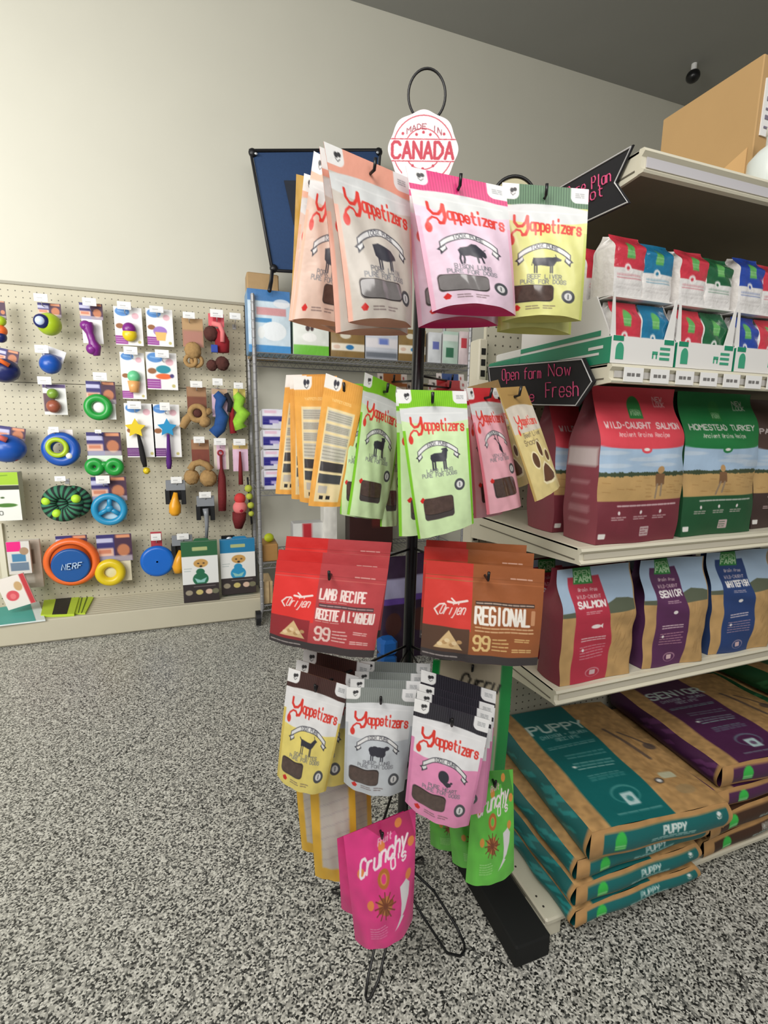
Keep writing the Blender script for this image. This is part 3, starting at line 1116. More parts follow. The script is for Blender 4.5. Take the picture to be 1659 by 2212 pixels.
def hang(kn, name, label, cat, TL, TR, BL, d, dr=0., lean=0., BR=None, lod=1, group=None):
    """hang one pouch of a kind between four corners in space; d = distance of its top left corner"""
    w0, h0, parts = KINDS[kn]
    A = Wd(*TL, d)
    B = Wd(*TR, d + dr)
    h = .25
    for _ in range(4):
        C = Wd(*BL, d + .17 * h + lean)
        h = (C - A).length
    D = Wd(*BR, d + dr + .17 * h + lean) if BR else B + C - A
    mid = (A + B) / 2
    X = (B - A).normalized()
    Z = (A + B - C - D).normalized()
    Y = Z.cross(X).normalized()
    w = (B - A).length
    r = thing(name, label, cat, mid, group=group)
    s = min(1.3, w / w0)
    An, Bn, Cn, Dn, Yn = (np.array(q) for q in (A - mid, B - mid, C - mid, D - mid, Y))
    for nm, grids, m in parts:
        out = []
        for P, col in grids:
            if lod > 1 and min(P.shape[:2]) > 25:
                P = P[::lod, ::lod]
                col = col if isinstance(col, tuple) else col[::lod, ::lod]
            u = P[..., 0:1] / w0 + .5
            v = -P[..., 2:3] / h0
            Q = (An * (1 - u) + Bn * u) * (1 - v) + (Cn * (1 - u) + Dn * u) * v + Yn * P[..., 1:2] * s
            out.append((Q, col))
        link(nm, grids_mesh(nm, out), r, m)
    return dict(root=r, mid=mid, X=X, Y=Y, Z=Z, w=w, h=h)


HOOKS = []


def hook_for(b, reach=.014, off=0.):
    """a display hook from the pole out through the header of pouch b"""
    p = b['mid'] - b['Z'] * .02 + b['X'] * off
    tip = p - b['Y'] * reach
    q = pole_at(min(p.z, 1.9))
    q.z = p.z - .01
    up = tip + Vector((0, 0, .016)) - b['Y'] * .004
    HOOKS.append([q, q.lerp(p, .5), p, tip, up])


TP = 'treat_pouch'
# top tier
hook_for(hang('bison', TP, 'hot pink striped pouch with a bison picture, frontmost of the pink pair on top', 'pouch', (876, 358), (1092, 404), (935, 672), .80, .02, BR=(1117, 680)))
hang('bison', TP, 'hot pink pouch half hidden behind the bison picture pouch', 'pouch', (868, 368), (1074, 408), (905, 706), .86, .02, BR=(1078, 702))
hook_for(hang('pork', TP, 'peach pouch with a pig picture at the front of the top tier', 'pouch', (699, 305), (882, 384), (757, 694), .745, .09, BR=(893, 706)))
hang('pork', TP, 'peach pouch directly behind the pig picture pouch, lower edge showing', 'pouch', (690, 316), (868, 392), (729, 718), .79, .09, BR=(885, 722))
b = hang('peach', TP, 'pale peach pouch with a dark window, left of the pig picture pouch', 'pouch', (678, 326), (806, 396), (630, 690), .86, .03, BR=(760, 708))
hook_for(b, .0)
hang('peach', TP, 'pale peach pouch edge behind the one with the dark window', 'pouch', (657, 374), (765, 412), (624, 692), .91, .03)
hang('gold', TP, 'mustard gold pouch at the far left of the top tier', 'pouch', (640, 376), (705, 392), (630, 642), .97, .03)
hook_for(hang('beef', TP, 'pale green pouch with a cow picture under a dark green striped header', 'pouch', (1085, 394), (1272, 409), (1084, 694), .86, -.02, BR=(1257, 692)))
hang('beef', TP, 'green pouch hidden behind the cow picture pouch, lower edge showing', 'pouch', (1078, 402), (1246, 416), (1074, 716), .90, -.02, BR=(1234, 722))
# second tier
hang('back', TP, 'orange pouch turned backwards, leftmost of the four', 'pouch', (618, 810), (700, 808), (594, 1067), 1.04, group=None, BR=(655, 1068))
hang('back', TP, 'orange pouch turned backwards, second from the left', 'pouch', (626, 813), (712, 808), (629, 1078), 1.01, BR=(690, 1080))
hang('back', TP, 'orange pouch turned backwards with its full panel of small print', 'pouch', (634, 814), (728, 812), (647, 1084), .98, BR=(716, 1092))
hook_for(hang('back', TP, 'orange pouch turned backwards, touching the green pouches', 'pouch', (704, 806), (790, 838), (665, 1093), .95, BR=(736, 1095)), .0)
hang('lamb', TP, 'lime green pouch tilted at the left edge of the green cluster', 'pouch', (737, 828), (832, 830), (734, 1111), .955, BR=(812, 1122))
hook_for(hang('lamb', TP, 'lime green pouch with a turned black lamb, left of the pole', 'pouch', (788, 804), (872, 842), (752, 1112), .92, .05, BR=(836, 1122)))
hang('lamb', TP, 'lime green pouch squeezed behind, right of the left green pair', 'pouch', (806, 836), (872, 848), (824, 1138), .96, .05, BR=(862, 1134))
hook_for(hang('lamb', TP, 'lime green pouch with a whole black lamb at the front of the second tier', 'pouch', (857, 841), (1007, 845), (903, 1166), .84, -.01, BR=(1024, 1132)))
hang('lamb', TP, 'lime green pouch straight behind the whole lamb pouch', 'pouch', (855, 848), (996, 848), (862, 1160), .88, 0, BR=(1008, 1140))
hook_for(hang('venison', TP, 'pink pouch with a red header and an antler picture', 'pouch', (1007, 838), (1074, 838), (1056, 1112), .90, .06, BR=(1130, 1092)))
hang('venison', TP, 'pink pouch behind the antler picture pouch', 'pouch', (1002, 840), (1068, 842), (1027, 1120), .95, .05)
hook_for(hang('paw', TP, 'tan pouch with paw shaped windows, tilted to the right', 'pouch', (1072, 838), (1134, 834), (1158, 1084), .92, .03, BR=(1212, 1049)))
hang('paw', TP, 'tan pouch hidden behind the paw window pouch', 'pouch', (1010, 836), (1076, 820), (1082, 1064), 1.0, .02)
for i, (kn, x, y, wd, nm) in enumerate((('brown_top', 815, 806, 64, 'brown'), ('grey_top', 876, 826, 60, 'grey green'), ('red_top', 926, 820, 84, 'red'), ('blue_top', 942, 806, 60, 'blue'))):
    hook_for(hang(kn, TP, nm + ' topped pouch on the far side of the rack, above the lamb pouches', 'pouch', (x, y), (x + wd, y + 3), (x + 2, y + 170), 1.22 + .03 * i, .02, lod=2))
# third tier
FP = 'food_pouch'
g = 'red recipe pouches'
b = hang('recipe_lamb', FP, 'red landscape pouch reading LAMB RECIPE, frontmost of its stack', 'pouch', (598, 1209), (839, 1228), (580, 1384), .90, BR=(806, 1424))
hook_for(b, .03)
hang('recipe_lamb', FP, 'red landscape pouch, middle of the LAMB RECIPE stack', 'pouch', (602, 1187), (841, 1204), (588, 1362), .945)
hang('recipe_lamb', FP, 'red landscape pouch, rearmost of the LAMB RECIPE stack', 'pouch', (619, 1158), (846, 1172), (604, 1330), .99)
b = hang('recipe_red', FP, 'brown landscape pouch reading REGIONAL RED, frontmost of its stack', 'pouch', (921, 1210), (1177, 1230), (908, 1417), .90, BR=(1162, 1440))
hook_for(b, .03)
hang('recipe_red', FP, 'brown landscape pouch, middle of the REGIONAL stack', 'pouch', (917, 1180), (1154, 1196), (906, 1380), .945)
hang('recipe_red', FP, 'brown landscape pouch, rearmost of the REGIONAL stack', 'pouch', (921, 1166), (1138, 1178), (912, 1360), .99)
# fourth tier
b = hang('goat', TP, 'yellow pouch with a goat picture under a brown striped header', 'pouch', (624, 1442), (753, 1482), (597, 1678), .97, 0, BR=(703, 1713))
hook_for(b, .02)
hang('goat', TP, 'brown headed pouch just behind the goat picture pouch', 'pouch', (641, 1424), (775, 1462), (618, 1660), 1.00)
hang('goat', TP, 'brown headed pouch, rearmost above the goat picture pouch', 'pouch', (656, 1402), (800, 1436), (640, 1650), 1.04)
b = hang('sheep', TP, 'pale grey pouch with a sheep picture, frontmost of the grey row', 'pouch', (749, 1484), (900, 1490), (742, 1694), .95, BR=(872, 1712))
hook_for(b, .02)
for i, (nm, dx, dy) in enumerate((('second', 8, -18), ('third', 18, -34), ('fourth', 30, -56))):
    hang('sheep', TP, 'pale grey pouch, ' + nm + ' from the front of the grey row', 'pouch', (749 + dx, 1484 + dy), (900 + dx, 1490 + dy), (745 + dx, 1690 + dy), .98 + .035 * i)
b = hang('heart', TP, 'pink pouch with a curled animal picture under a black striped header', 'pouch', (896, 1508), (1058, 1556), (875, 1736), .88, BR=(1013, 1788))
hook_for(b, .02)
for i, (nm, dx, dy) in enumerate((('second', 5, -17), ('third', 10, -32), ('rearmost', 14, -62))):
    hang('heart', TP, 'black headed pouch, ' + nm + ' behind the curled animal pouch', 'pouch', (896 + dx, 1508 + dy), (1058 + dx, 1556 + dy), (885 + dx, 1730 + dy), .915 + .035 * i)
b = hang('jerky', TP, 'beige packet with green edges and black script below the brown pouches', 'packet', (936, 1424), (1108, 1438), (912, 1680), 1.04, BR=(1088, 1700))
hook_for(b, .0)
# fifth tier
b = hang('yellow', TP, 'yellow packet turned backwards, left one below the goat pouch', 'packet', (636, 1650), (706, 1660), (652, 1838), 1.14)
hook_for(b, .0)
hang('yellow', TP, 'yellow packet turned backwards with a grey panel, lower one', 'packet', (668, 1668), (766, 1680), (680, 1896), 1.08)
hang('yellow', TP, 'yellow packet partly behind the pink biscuit bags', 'packet', (736, 1660), (800, 1670), (742, 1810), 1.18)
b = hang('crunchy_pink', 'biscuit_bag', 'bright pink biscuit bag with ring biscuits, frontmost at the bottom', 'bag', (742, 1806), (898, 1744), (768, 2036), .97, .02, BR=(893, 1988))
hook_for(b, .02)
hang('crunchy_pink', 'biscuit_bag', 'bright pink biscuit bag half hidden behind its twin', 'bag', (728, 1812), (872, 1752), (738, 1968), 1.02, .02)
b = hang('crunchy_green', 'biscuit_bag', 'bright green biscuit bag hanging beside the black plinth', 'bag', (1022, 1668), (1108, 1662), (1006, 1908), .99, .0, BR=(1111, 1882))
hook_for(b, .02)
hang('crunchy_green', 'biscuit_bag', 'green biscuit bag behind, left of the frontmost green one', 'bag', (962, 1700), (1062, 1690), (978, 1866), 1.05)
hang('crunchy_green', 'biscuit_bag', 'green biscuit bag deepest in the lower tier, near the pole', 'bag', (926, 1690), (1010, 1690), (930, 1826), 1.12)

# the rack itself
rk = thing('spinner_rack', 'tall black wire spinner rack holding the hanging treat pouches', 'display rack', POLE_B)
rel = lambda p: Vector(p) - POLE_B
MB().tube([rel(pole_at(z)) for z in (.03, .6, 1.2, 1.915)], .0135, 16).build('pole', mat('black_steel_pole', (20, 21, 26), .3), rk, True)
nk = pole_at(1.915)
MB().tube([rel(nk) + Vector((0, 0, -.045)), rel(nk) + Vector((0, 0, .004))], .0165, 16).build('neck_sleeve', mat('dark_steel_sleeve', (40, 44, 54), .3), rk, True)
ringc = rel(nk) + Vector((0, 0, .062))
MB().tube([ringc + Vector((.036 * math.sin(a), -.012 * math.sin(a), -.048 * math.cos(a) - .004)) for a in [2 * math.pi * i / 36 for i in range(36)]], .0026, 8, closed=True).build('top_ring', BLACKM, rk, True)
for h in HOOKS:
    MB().tube([rel(p) for p in h], .0028, 6).build('hook', BLACKM, rk, True)
tips = [(.284, .865), (.548, .885), (.272, 1.155), (.56, 1.17)]
for i, (x, y) in enumerate(tips):
    t_ = Vector((x, y, .004)) - Vector((POLE_B.x, POLE_B.y, 0))
    dirn = t_.normalized()
    sd = Vector((-dirn.y, dirn.x, 0)) * (.03 if i == 1 else .011)
    L = [Vector((sd.x * .6, sd.y * .6, .16)), t_ * .45 + sd * 1.25 + Vector((0, 0, .09)), t_ * .82 + sd * 1.2 + Vector((0, 0, .015)), t_ * .97 + sd * .55, t_, t_ * .97 - sd * .55, t_ * .82 - sd * 1.2 + Vector((0, 0, .015)), t_ * .45 - sd * 1.25 + Vector((0, 0, .09)), Vector((-sd.x * .6, -sd.y * .6, .16))]
    MB().tube(L, .0034, 6).build('foot_loop', BLACKM, rk, True)

# MADE IN CANADA sign
sc = Wd(914, 322, .93)
sg = thing('round_sign', 'white card sign reading MADE IN CANADA in red, below the rack ring', 'sign', sc)
cv = Cv(1.0, 170, (248, 236, 238))
CR = (200, 66, 84)
for rad in (.44, .27):
    pts = [(.5 + rad * math.cos(a), .5 + rad * math.sin(a)) for a in [2 * math.pi * i / 48 for i in range(49)]]
    cv.line(pts, .014, CR)
cv.rect(.0, .36, 1, .66, (248, 236, 238))
cv.line([(.02, .37), (.98, .37)], .014, CR)
cv.line([(.02, .66), (.98, .66)], .014, CR)
cv.text('CANADA', .05, .62, .21, CR, w=.93, lw=.2)
cv.text('MADE IN', .26, .24, .07, (150, 60, 74), w=.52, lw=.16, arc=lambda X, Y: (X, Y + 1.1 * (X - .5) ** 2))
for x, y in ((.2, .3), (.8, .3), (.4, .31), (.5, .28), (.6, .31), (.35, .72), (.5, .76), (.65, .72), (.3, .82), (.7, .82)):
    cv.ell(x, y, .02, .02, CR)
U, V = np.meshgrid(np.linspace(-1, 1, cv.nx), np.linspace(-1, 1, cv.ny))
ang = np.arctan2(V, U)
rad = np.maximum(np.abs(U), np.abs(V))
cir = np.hypot(U, V) + 1e-9
k = rad / cir * (1 + .03 * np.cos(8 * ang))
xx, zz = U * k, -V * k
Xd = Vector((R[0]))
ex = Vector((Xd.x, Xd.y, 0)).normalized()
SW = .0655
Ps = np.stack([xx * SW * ex.x, xx * SW * ex.y - .0, zz * SW], -1)
Pk = Ps[::6, ::6].copy()[:, ::-1]
nrm = Vector((-ex.y, ex.x, 0))
Pk[..., 0] += nrm.x * .002
Pk[..., 1] += nrm.y * .002
# the printed face uses design coordinates of the warped grid
Cd = cv.C.copy()
ix = np.clip(((xx + 1) / 2 * (cv.nx - 1)).round().astype(int), 0, cv.nx - 1)
iy = np.clip(((1 - zz) / 2 * (cv.ny - 1)).round().astype(int), 0, cv.ny - 1)
Cd = cv.C[iy, ix]
link('sign_face', grids_mesh('sign_face', [(Ps, Cd), (Pk, (225, 214, 214))]), sg, PAPER)
MB().tube([Vector((0, 0, 0)) + nrm * .004, nrm * .06], .004, 8).build('clip', BLACKM, sg)

# rimmed arch behind the cow picture pouch
ac = Wd(1110, 432, 1.02)
ah = thing('hoop_board', 'beige round panel with a black rim peeking over the cow picture pouch', 'board', ac)
MB().tube([ex * (.045 * math.cos(a)) + Vector((0, 0, .045 * math.sin(a))) for a in [2 * math.pi * i / 40 for i in range(40)]], .0035, 8, closed=True).build('rim', BLACKM, ah, True)
mb = MB()
vs = [ex * (.044 * math.cos(2 * math.pi * i / 32)) + Vector((0, 0, .044 * math.sin(2 * math.pi * i / 32))) for i in range(32)]
mb.add(vs + [v + nrm * .003 for v in vs], [tuple(range(32)), tuple(range(63, 31, -1))] + [(i, i + 32, (i + 1) % 32 + 32, (i + 1) % 32) for i in range(32)])
mb.build('panel_disc', mat('beige_panel', (190, 184, 150), .6), ah)
MB().tube([nrm * .003, pole_at(ac.z) - ac], .003, 6).build('support_wire', BLACKM, ah)


# ------------------------------------------------------------------ gondola shelving on the right
GX = .757            # left end of the shelves
GXR = 2.35
SPY = 1.30           # spine face
gm = thing('gondola_frame', 'cream gondola frame with a slotted end upright, back panel and low base deck', 'shelving unit', (GX, SPY, 0))
g = lambda p: (p[0] - GX, p[1] - SPY, p[2])
TOPZ = 1.80
up = MB()
up.rbox(0, .03, 0, .055, 0, 1.56, .004)
up.build('end_upright', BEIGE, gm)
sl = MB()
for i in range(46):
    z = .12 + i * .031
    sl.box(.008, .022, -.0012, .004, z, z + .018)
sl.build('slots', mat('slot_shadow_black', (28, 27, 26), .8), gm)
MB().box(.032, GXR - GX, .018, .032, .1, 1.86).build('back_panel', peg_mat('perforated_cream_panel', (206, 202, 182), pitch=.026, r=.003), gm)
MB().box(.032, GXR - GX, .034, .05, .1, 1.55).build('rear_panel', mat('dark_rear_panel', (120, 116, 104), .7), gm)
MB().rbox(0, GXR - GX, .84 - SPY, 0, .045, .062, .004).build('base_deck', BEIGE, gm)
MB().box(.05, GXR - GX, .905 - SPY, .915 - SPY, .002, .045).build('kickplate', BEIGE, gm)
MB().rbox(.0, .055, .846 - SPY, .93 - SPY, .001, .045, .003).build('end_foot', BEIGE, gm)
MB().box(.004, .012, .852 - SPY, 0, .002, .045).build('end_kickplate', BEIGE, gm)
hb = MB()
for y in (.875, .905, 1.0):
    hb.tube([(.018, y - SPY, .0619), (.018, y - SPY, .0632)], .0028, 10)
hb.build('screw_holes', mat('dark_screw', (60, 54, 48), .6), gm)

t = thing('black_plinth', 'matte black box plinth on the floor along the end of the base deck', 'plinth', (.696, 1.04, 0))
MB().rbox(-.051, .051, -.232, .24, .001, .062, .004).build('plinth_body', mat('matte_black', (17, 19, 18), .85), t)


def shelf(z, yf, label, chan=(206, 200, 182), thick=.038):
    s_ = thing('metal_shelf', label, 'shelf', (GX, SPY, z))
    d0 = yf - SPY
    m = MB()
    m.rbox(0, GXR - GX, d0 + .012, 0, -.008, 0, .002)
    for i in range(5):
        m.box(.02, GXR - GX, d0 + .06 + i * .08, d0 + .066 + i * .08, -.018, -.0075)
    m.build('shelf_deck', BEIGE, s_)
    MB().box(.008, GXR - GX, d0 + .03, -.01, -.0195, -.0182).build('shelf_underside', mat('shaded_underside_brown', (120, 110, 92), .6, noise=.15, scale=6), s_)  # thin sheet under the deck, its brown darkened to stand in for shade
    # end bracket plate, tapering to the back
    e = MB()
    pts = [(d0 + .01, -.002), (d0 + .01, -thick), (-.12, -thick - .028), (0, -thick - .04), (0, .012), (-.06, .004)]
    n = len(pts)
    vs = [(0, p[0], p[1]) for p in pts] + [(.006, p[0], p[1]) for p in pts]
    e.add(vs, [tuple(range(n)), tuple(range(2 * n - 1, n - 1, -1))] + [(i, i + n, (i + 1) % n + n, (i + 1) % n) for i in range(n)])
    e.build('end_bracket', BEIGE, s_)
    MB().box(-.0012, 0, d0 + .02, -.05, -thick + .008, -thick + .0105).build('bracket_groove', mat('groove_grey', (110, 104, 90), .7), s_)
    # front rail with a concave price channel
    prof = [(0, 0), (-.010, -.001), (-.013, -.007), (-.006, -.014), (-.006, -thick + .010), (-.014, -thick + .004), (-.012, -thick), (0, -thick)]
    n = len(prof)
    vs = [(x, d0 + .012 + p[0], p[1]) for x in (-.001, GXR - GX) for p in prof]
    MB().add(vs, [tuple(range(n - 1, -1, -1)), tuple(range(n, 2 * n))] + [(i, (i + 1) % n, (i + 1) % n + n, i + n) for i in range(n)]).build('front_rail', BEIGE, s_)
    MB().box(.01, GXR - GX, d0 + .0035, d0 + .0055, -thick + .011, -.014).build('label_channel', mat('price_channel', chan, .3), s_)
    return s_


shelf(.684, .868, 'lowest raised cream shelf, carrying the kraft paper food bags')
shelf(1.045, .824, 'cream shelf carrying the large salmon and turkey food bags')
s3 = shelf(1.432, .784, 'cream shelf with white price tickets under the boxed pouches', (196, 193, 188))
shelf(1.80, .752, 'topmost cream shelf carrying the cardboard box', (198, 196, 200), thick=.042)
# price tickets in the channel of the third shelf
for i in range(9):
    x = .028 + i * .070
    tk = MB()
    tk.box(x, x + .050, .784 - SPY - .0035, .784 - SPY - .0015, -.035, -.007)
    o = tk.build('price_ticket', WHITE, s3)
    q = MB()
    for k, (a, b_) in enumerate(((.006, .014), (.016, .022), (.026, .034))):
        q.box(x + a * 1.2, x + b_ * 1.2, .784 - SPY - .0042, .784 - SPY - .0034, -.024, -.018)
    q.build('ticket_print', mat('grey_print', (120, 118, 116), .6), o)

# cardboard box on the top shelf
a0 = Vector((.79, .775, 1.80))
cb = thing('cardboard_box', 'brown cardboard shipping box on the topmost shelf', 'box', (1.172, .86, 1.801), math.radians(1))
BW, BD, BH = .45, .25, .308
MB().rbox(0, BW, 0, BD, 0, BH, .002).build('carton', CARDB, cb)
# left side seam of the overlapping flap
f = MB()
f.add([(-.0015, .012, .001), (-.0015, .23, .001), (-.0015, .12, .085), (-.0015, .012, .13)], [(0, 1, 2, 3)])
f.add([(-.0005, .012, .001), (-.0005, .23, .001), (-.0005, .12, .085), (-.0005, .012, .13)], [(3, 2, 1, 0)])
f.build('folded_corner', mat('cardboard_fold', (216, 174, 118), .75), cb)
sl = MB().box(.012, .09, -.003, -.0005, .15, .262).build('shipping_label', WHITE, cb)
q = MB()
for i in range(5):
    q.box(.02, .08, -.0042, -.0032, .165 + i * .018, .165 + i * .018 + (.008 if i % 2 else .004))
q.build('label_print', mat('purple_grey_print', (130, 124, 140), .6), sl)
t = thing('plastic_jug', 'white plastic jug standing in front of the cardboard box', 'bottle', (W(1672, 350, .80).x, .803, 1.801))
pts = [(0, 0, z) for z in (0, .006, .07, .088, .098, .118)]
MB().tube(pts, [.040, .045, .045, .030, .016, .016], 20).build('jug_body', mat('white_plastic', (225, 232, 228), .35), t, True)
MB().tube([(0, 0, .1185), (0, 0, .135)], .018, 16).build('cap', mat('white_cap', (236, 238, 236), .4), t, True)


# ---- gusseted bags
def gusset_bag(name, label, cat, w, d, h, cv, side, loc, rz=0., fold=.62, puff=.012, topd=.012, group=None, seed=0, lean=0., shin=MATTE_BAG, marks=None):
    """bag with flat front, side gussets and a pinched top; cv is the printed front (top row first)"""
    r = thing(name, label, cat, loc, rz, group)
    ny, nx = cv.C.shape[:2]
    ws = min(1., w / .2)
    rs = random.Random(seed)
    p1, p2, p3 = (rs.uniform(0, 6.28) for _ in range(3))

    def dep(v):
        """half depth at height fraction v"""
        return d / 2 * (1 - smooth((v - fold) / (1 - fold)) * (1 - topd / d)) + .004 * ws * ws * np.sin(6 * v + p1)

    def front(u, v, sgn=-1):
        x = (u - .5) * w * (1 - .03 * smooth(1 - v * 3) + .015 * ws * np.sin(5 * v + p2))
        bul = puff * (1 - (2 * u - 1) ** 4) * np.sin(np.pi * np.clip(v * 1.15, 0, 1)) + .0035 * ws * np.sin(8 * u + 13 * v + p1) * np.sin(7 * v + p3) + .002 * ws * np.sin(23 * v + 5 * u + p2) * smooth((v - .3) * 3)
        y = sgn * (dep(v) + bul)
        z = h * v
        return np.stack([x, y + lean * v * h, z], -1)
    u, vv = np.meshgrid(np.linspace(0, 1, nx), np.linspace(1, 0, ny))
    F = front(u, vv)
    u2, v2 = np.meshgrid(np.linspace(1, 0, 14), np.linspace(1, 0, 20))
    Bk = front(u2, v2, 1)
    # sides, folded inward near the top
    T_, v3 = np.meshgrid(np.linspace(0, 1, 13), np.linspace(1, 0, 44))
    out = []
    for sg, uu in ((-1, 0.), (1, 1.)):
        a = front(np.full_like(T_, uu), v3, -1)
        b_ = front(np.full_like(T_, uu), v3, 1)
        Q = a * (1 - T_[..., None]) + b_ * T_[..., None]
        tuck = np.sin(np.pi * T_) * (.35 * d * smooth((v3 - fold) / (1 - fold)) - .006)
        Q[..., 0] -= sg * tuck
        if sg > 0:
            Q = Q[:, ::-1]
        cc = Cv(44 / 13., 13, side)
        cc.C = np.ones(Q.shape[:2] + (3,)) * np.array(rgb(*side))
        if marks:
            for vs_, col in marks:
                mk = (v3 > vs_[0]) & (v3 < vs_[1]) & (T_ > vs_[2]) & (T_ < vs_[3])
                cc.C[mk] = np.array(rgb(*col))
        out.append((Q, cc.C))
    bot = np.stack([F[-1], Bk[-1][::-1][np.linspace(0, 13, nx).round().astype(int)]], 0)
    link('bag_front', grids_mesh('bag_front', [(F, cv.C)]), r, shin)
    link('side_gusset', grids_mesh('side_gusset', out[:1]), r, shin)
    link('side_gusset', grids_mesh('side_gusset', out[1:]), r, shin)
    link('bag_back', grids_mesh('bag_back', [(Bk, side), (bot, side)]), r, shin)
    return r


salmon = art_farm((226, 72, 86), (122, 48, 60), 'WILD-CAUGHT SALMON', 'Ancient Grains Recipe', .68, 1)
turkey = art_farm((24, 124, 62), (26, 84, 48), 'HOMESTEAD TURKEY', 'Ancient Grains Recipe', .46, 2)
brown = art_farm((82, 60, 52), (64, 46, 42), 'PASTURE-RAISED', 'Ancient Grains Recipe', .5, 3)
Z2 = 1.046
SIDE = (140, 64, 76)
rows = [((.10, .5, .15, .85), (150, 76, 88))]
gusset_bag('food_bag', 'large pink and maroon salmon food bag, frontmost on the middle shelf', 'bag', .245, .105, .352, salmon, SIDE, (.925, .893, Z2), seed=1, marks=[((.12, .16, .2, .8), (168, 110, 118)), ((.2, .24, .2, .8), (168, 110, 118)), ((.3, .32, .2, .7), (168, 110, 118)), ((.38, .4, .2, .8), (168, 110, 118)), ((.5, .62, 0, 1), (206, 190, 190))])
gusset_bag('food_bag', 'salmon food bag standing behind, partly hidden by the tan paw pouch', 'bag', .235, .10, .34, salmon, SIDE, (.915, 1.03, Z2), seed=2)
gusset_bag('food_bag', 'large green turkey food bag right of the salmon bag', 'bag', .255, .105, .35, turkey, (30, 84, 50), (1.197, .905, Z2), seed=3)
gusset_bag('food_bag', 'dark brown food bag cut by the right edge of the photo', 'bag', .25, .105, .34, brown, (60, 44, 40), (1.475, .925, Z2), seed=4)
gusset_bag('food_bag', 'green turkey food bag hidden behind the front green one', 'bag', .25, .10, .335, turkey, (30, 84, 50), (1.19, 1.04, Z2), seed=5)

Z1 = .685
k1 = art_kraft((190, 52, 74), 'SALMON', 'fish', 1)
k2 = art_kraft((92, 44, 88), 'SENIOR', 'dot', 2)
k3 = art_kraft((38, 66, 122), 'WHITEFISH', 'dot', 3)
gusset_bag('kraft_food_bag', 'kraft food bag with a red SALMON band on the lowest raised shelf', 'bag', .225, .085, .285, k1, (126, 44, 58), (.885, .925, Z1), seed=11, puff=.006, fold=.55)
gusset_bag('kraft_food_bag', 'kraft food bag with a purple SENIOR band between red and blue bags', 'bag', .205, .09, .285, k2, (84, 44, 84), (1.143, .925, Z1), math.radians(-4), seed=12, puff=.010, fold=.5)
gusset_bag('kraft_food_bag', 'kraft food bag with a blue band, rightmost on its shelf', 'bag', .23, .09, .285, k3, (42, 66, 112), (1.40, .93, Z1), math.radians(-3), seed=13, puff=.012, fold=.55)
gusset_bag('kraft_food_bag', 'kraft food bag hidden behind the red SALMON band bag', 'bag', .22, .08, .27, k1, (126, 44, 58), (.89, 1.06, Z1), seed=14, fold=.55)
gusset_bag('kraft_food_bag', 'kraft food bag hidden behind the purple SENIOR band bag', 'bag', .20, .08, .27, k2, (84, 44, 84), (1.13, 1.06, Z1), seed=15, fold=.55)


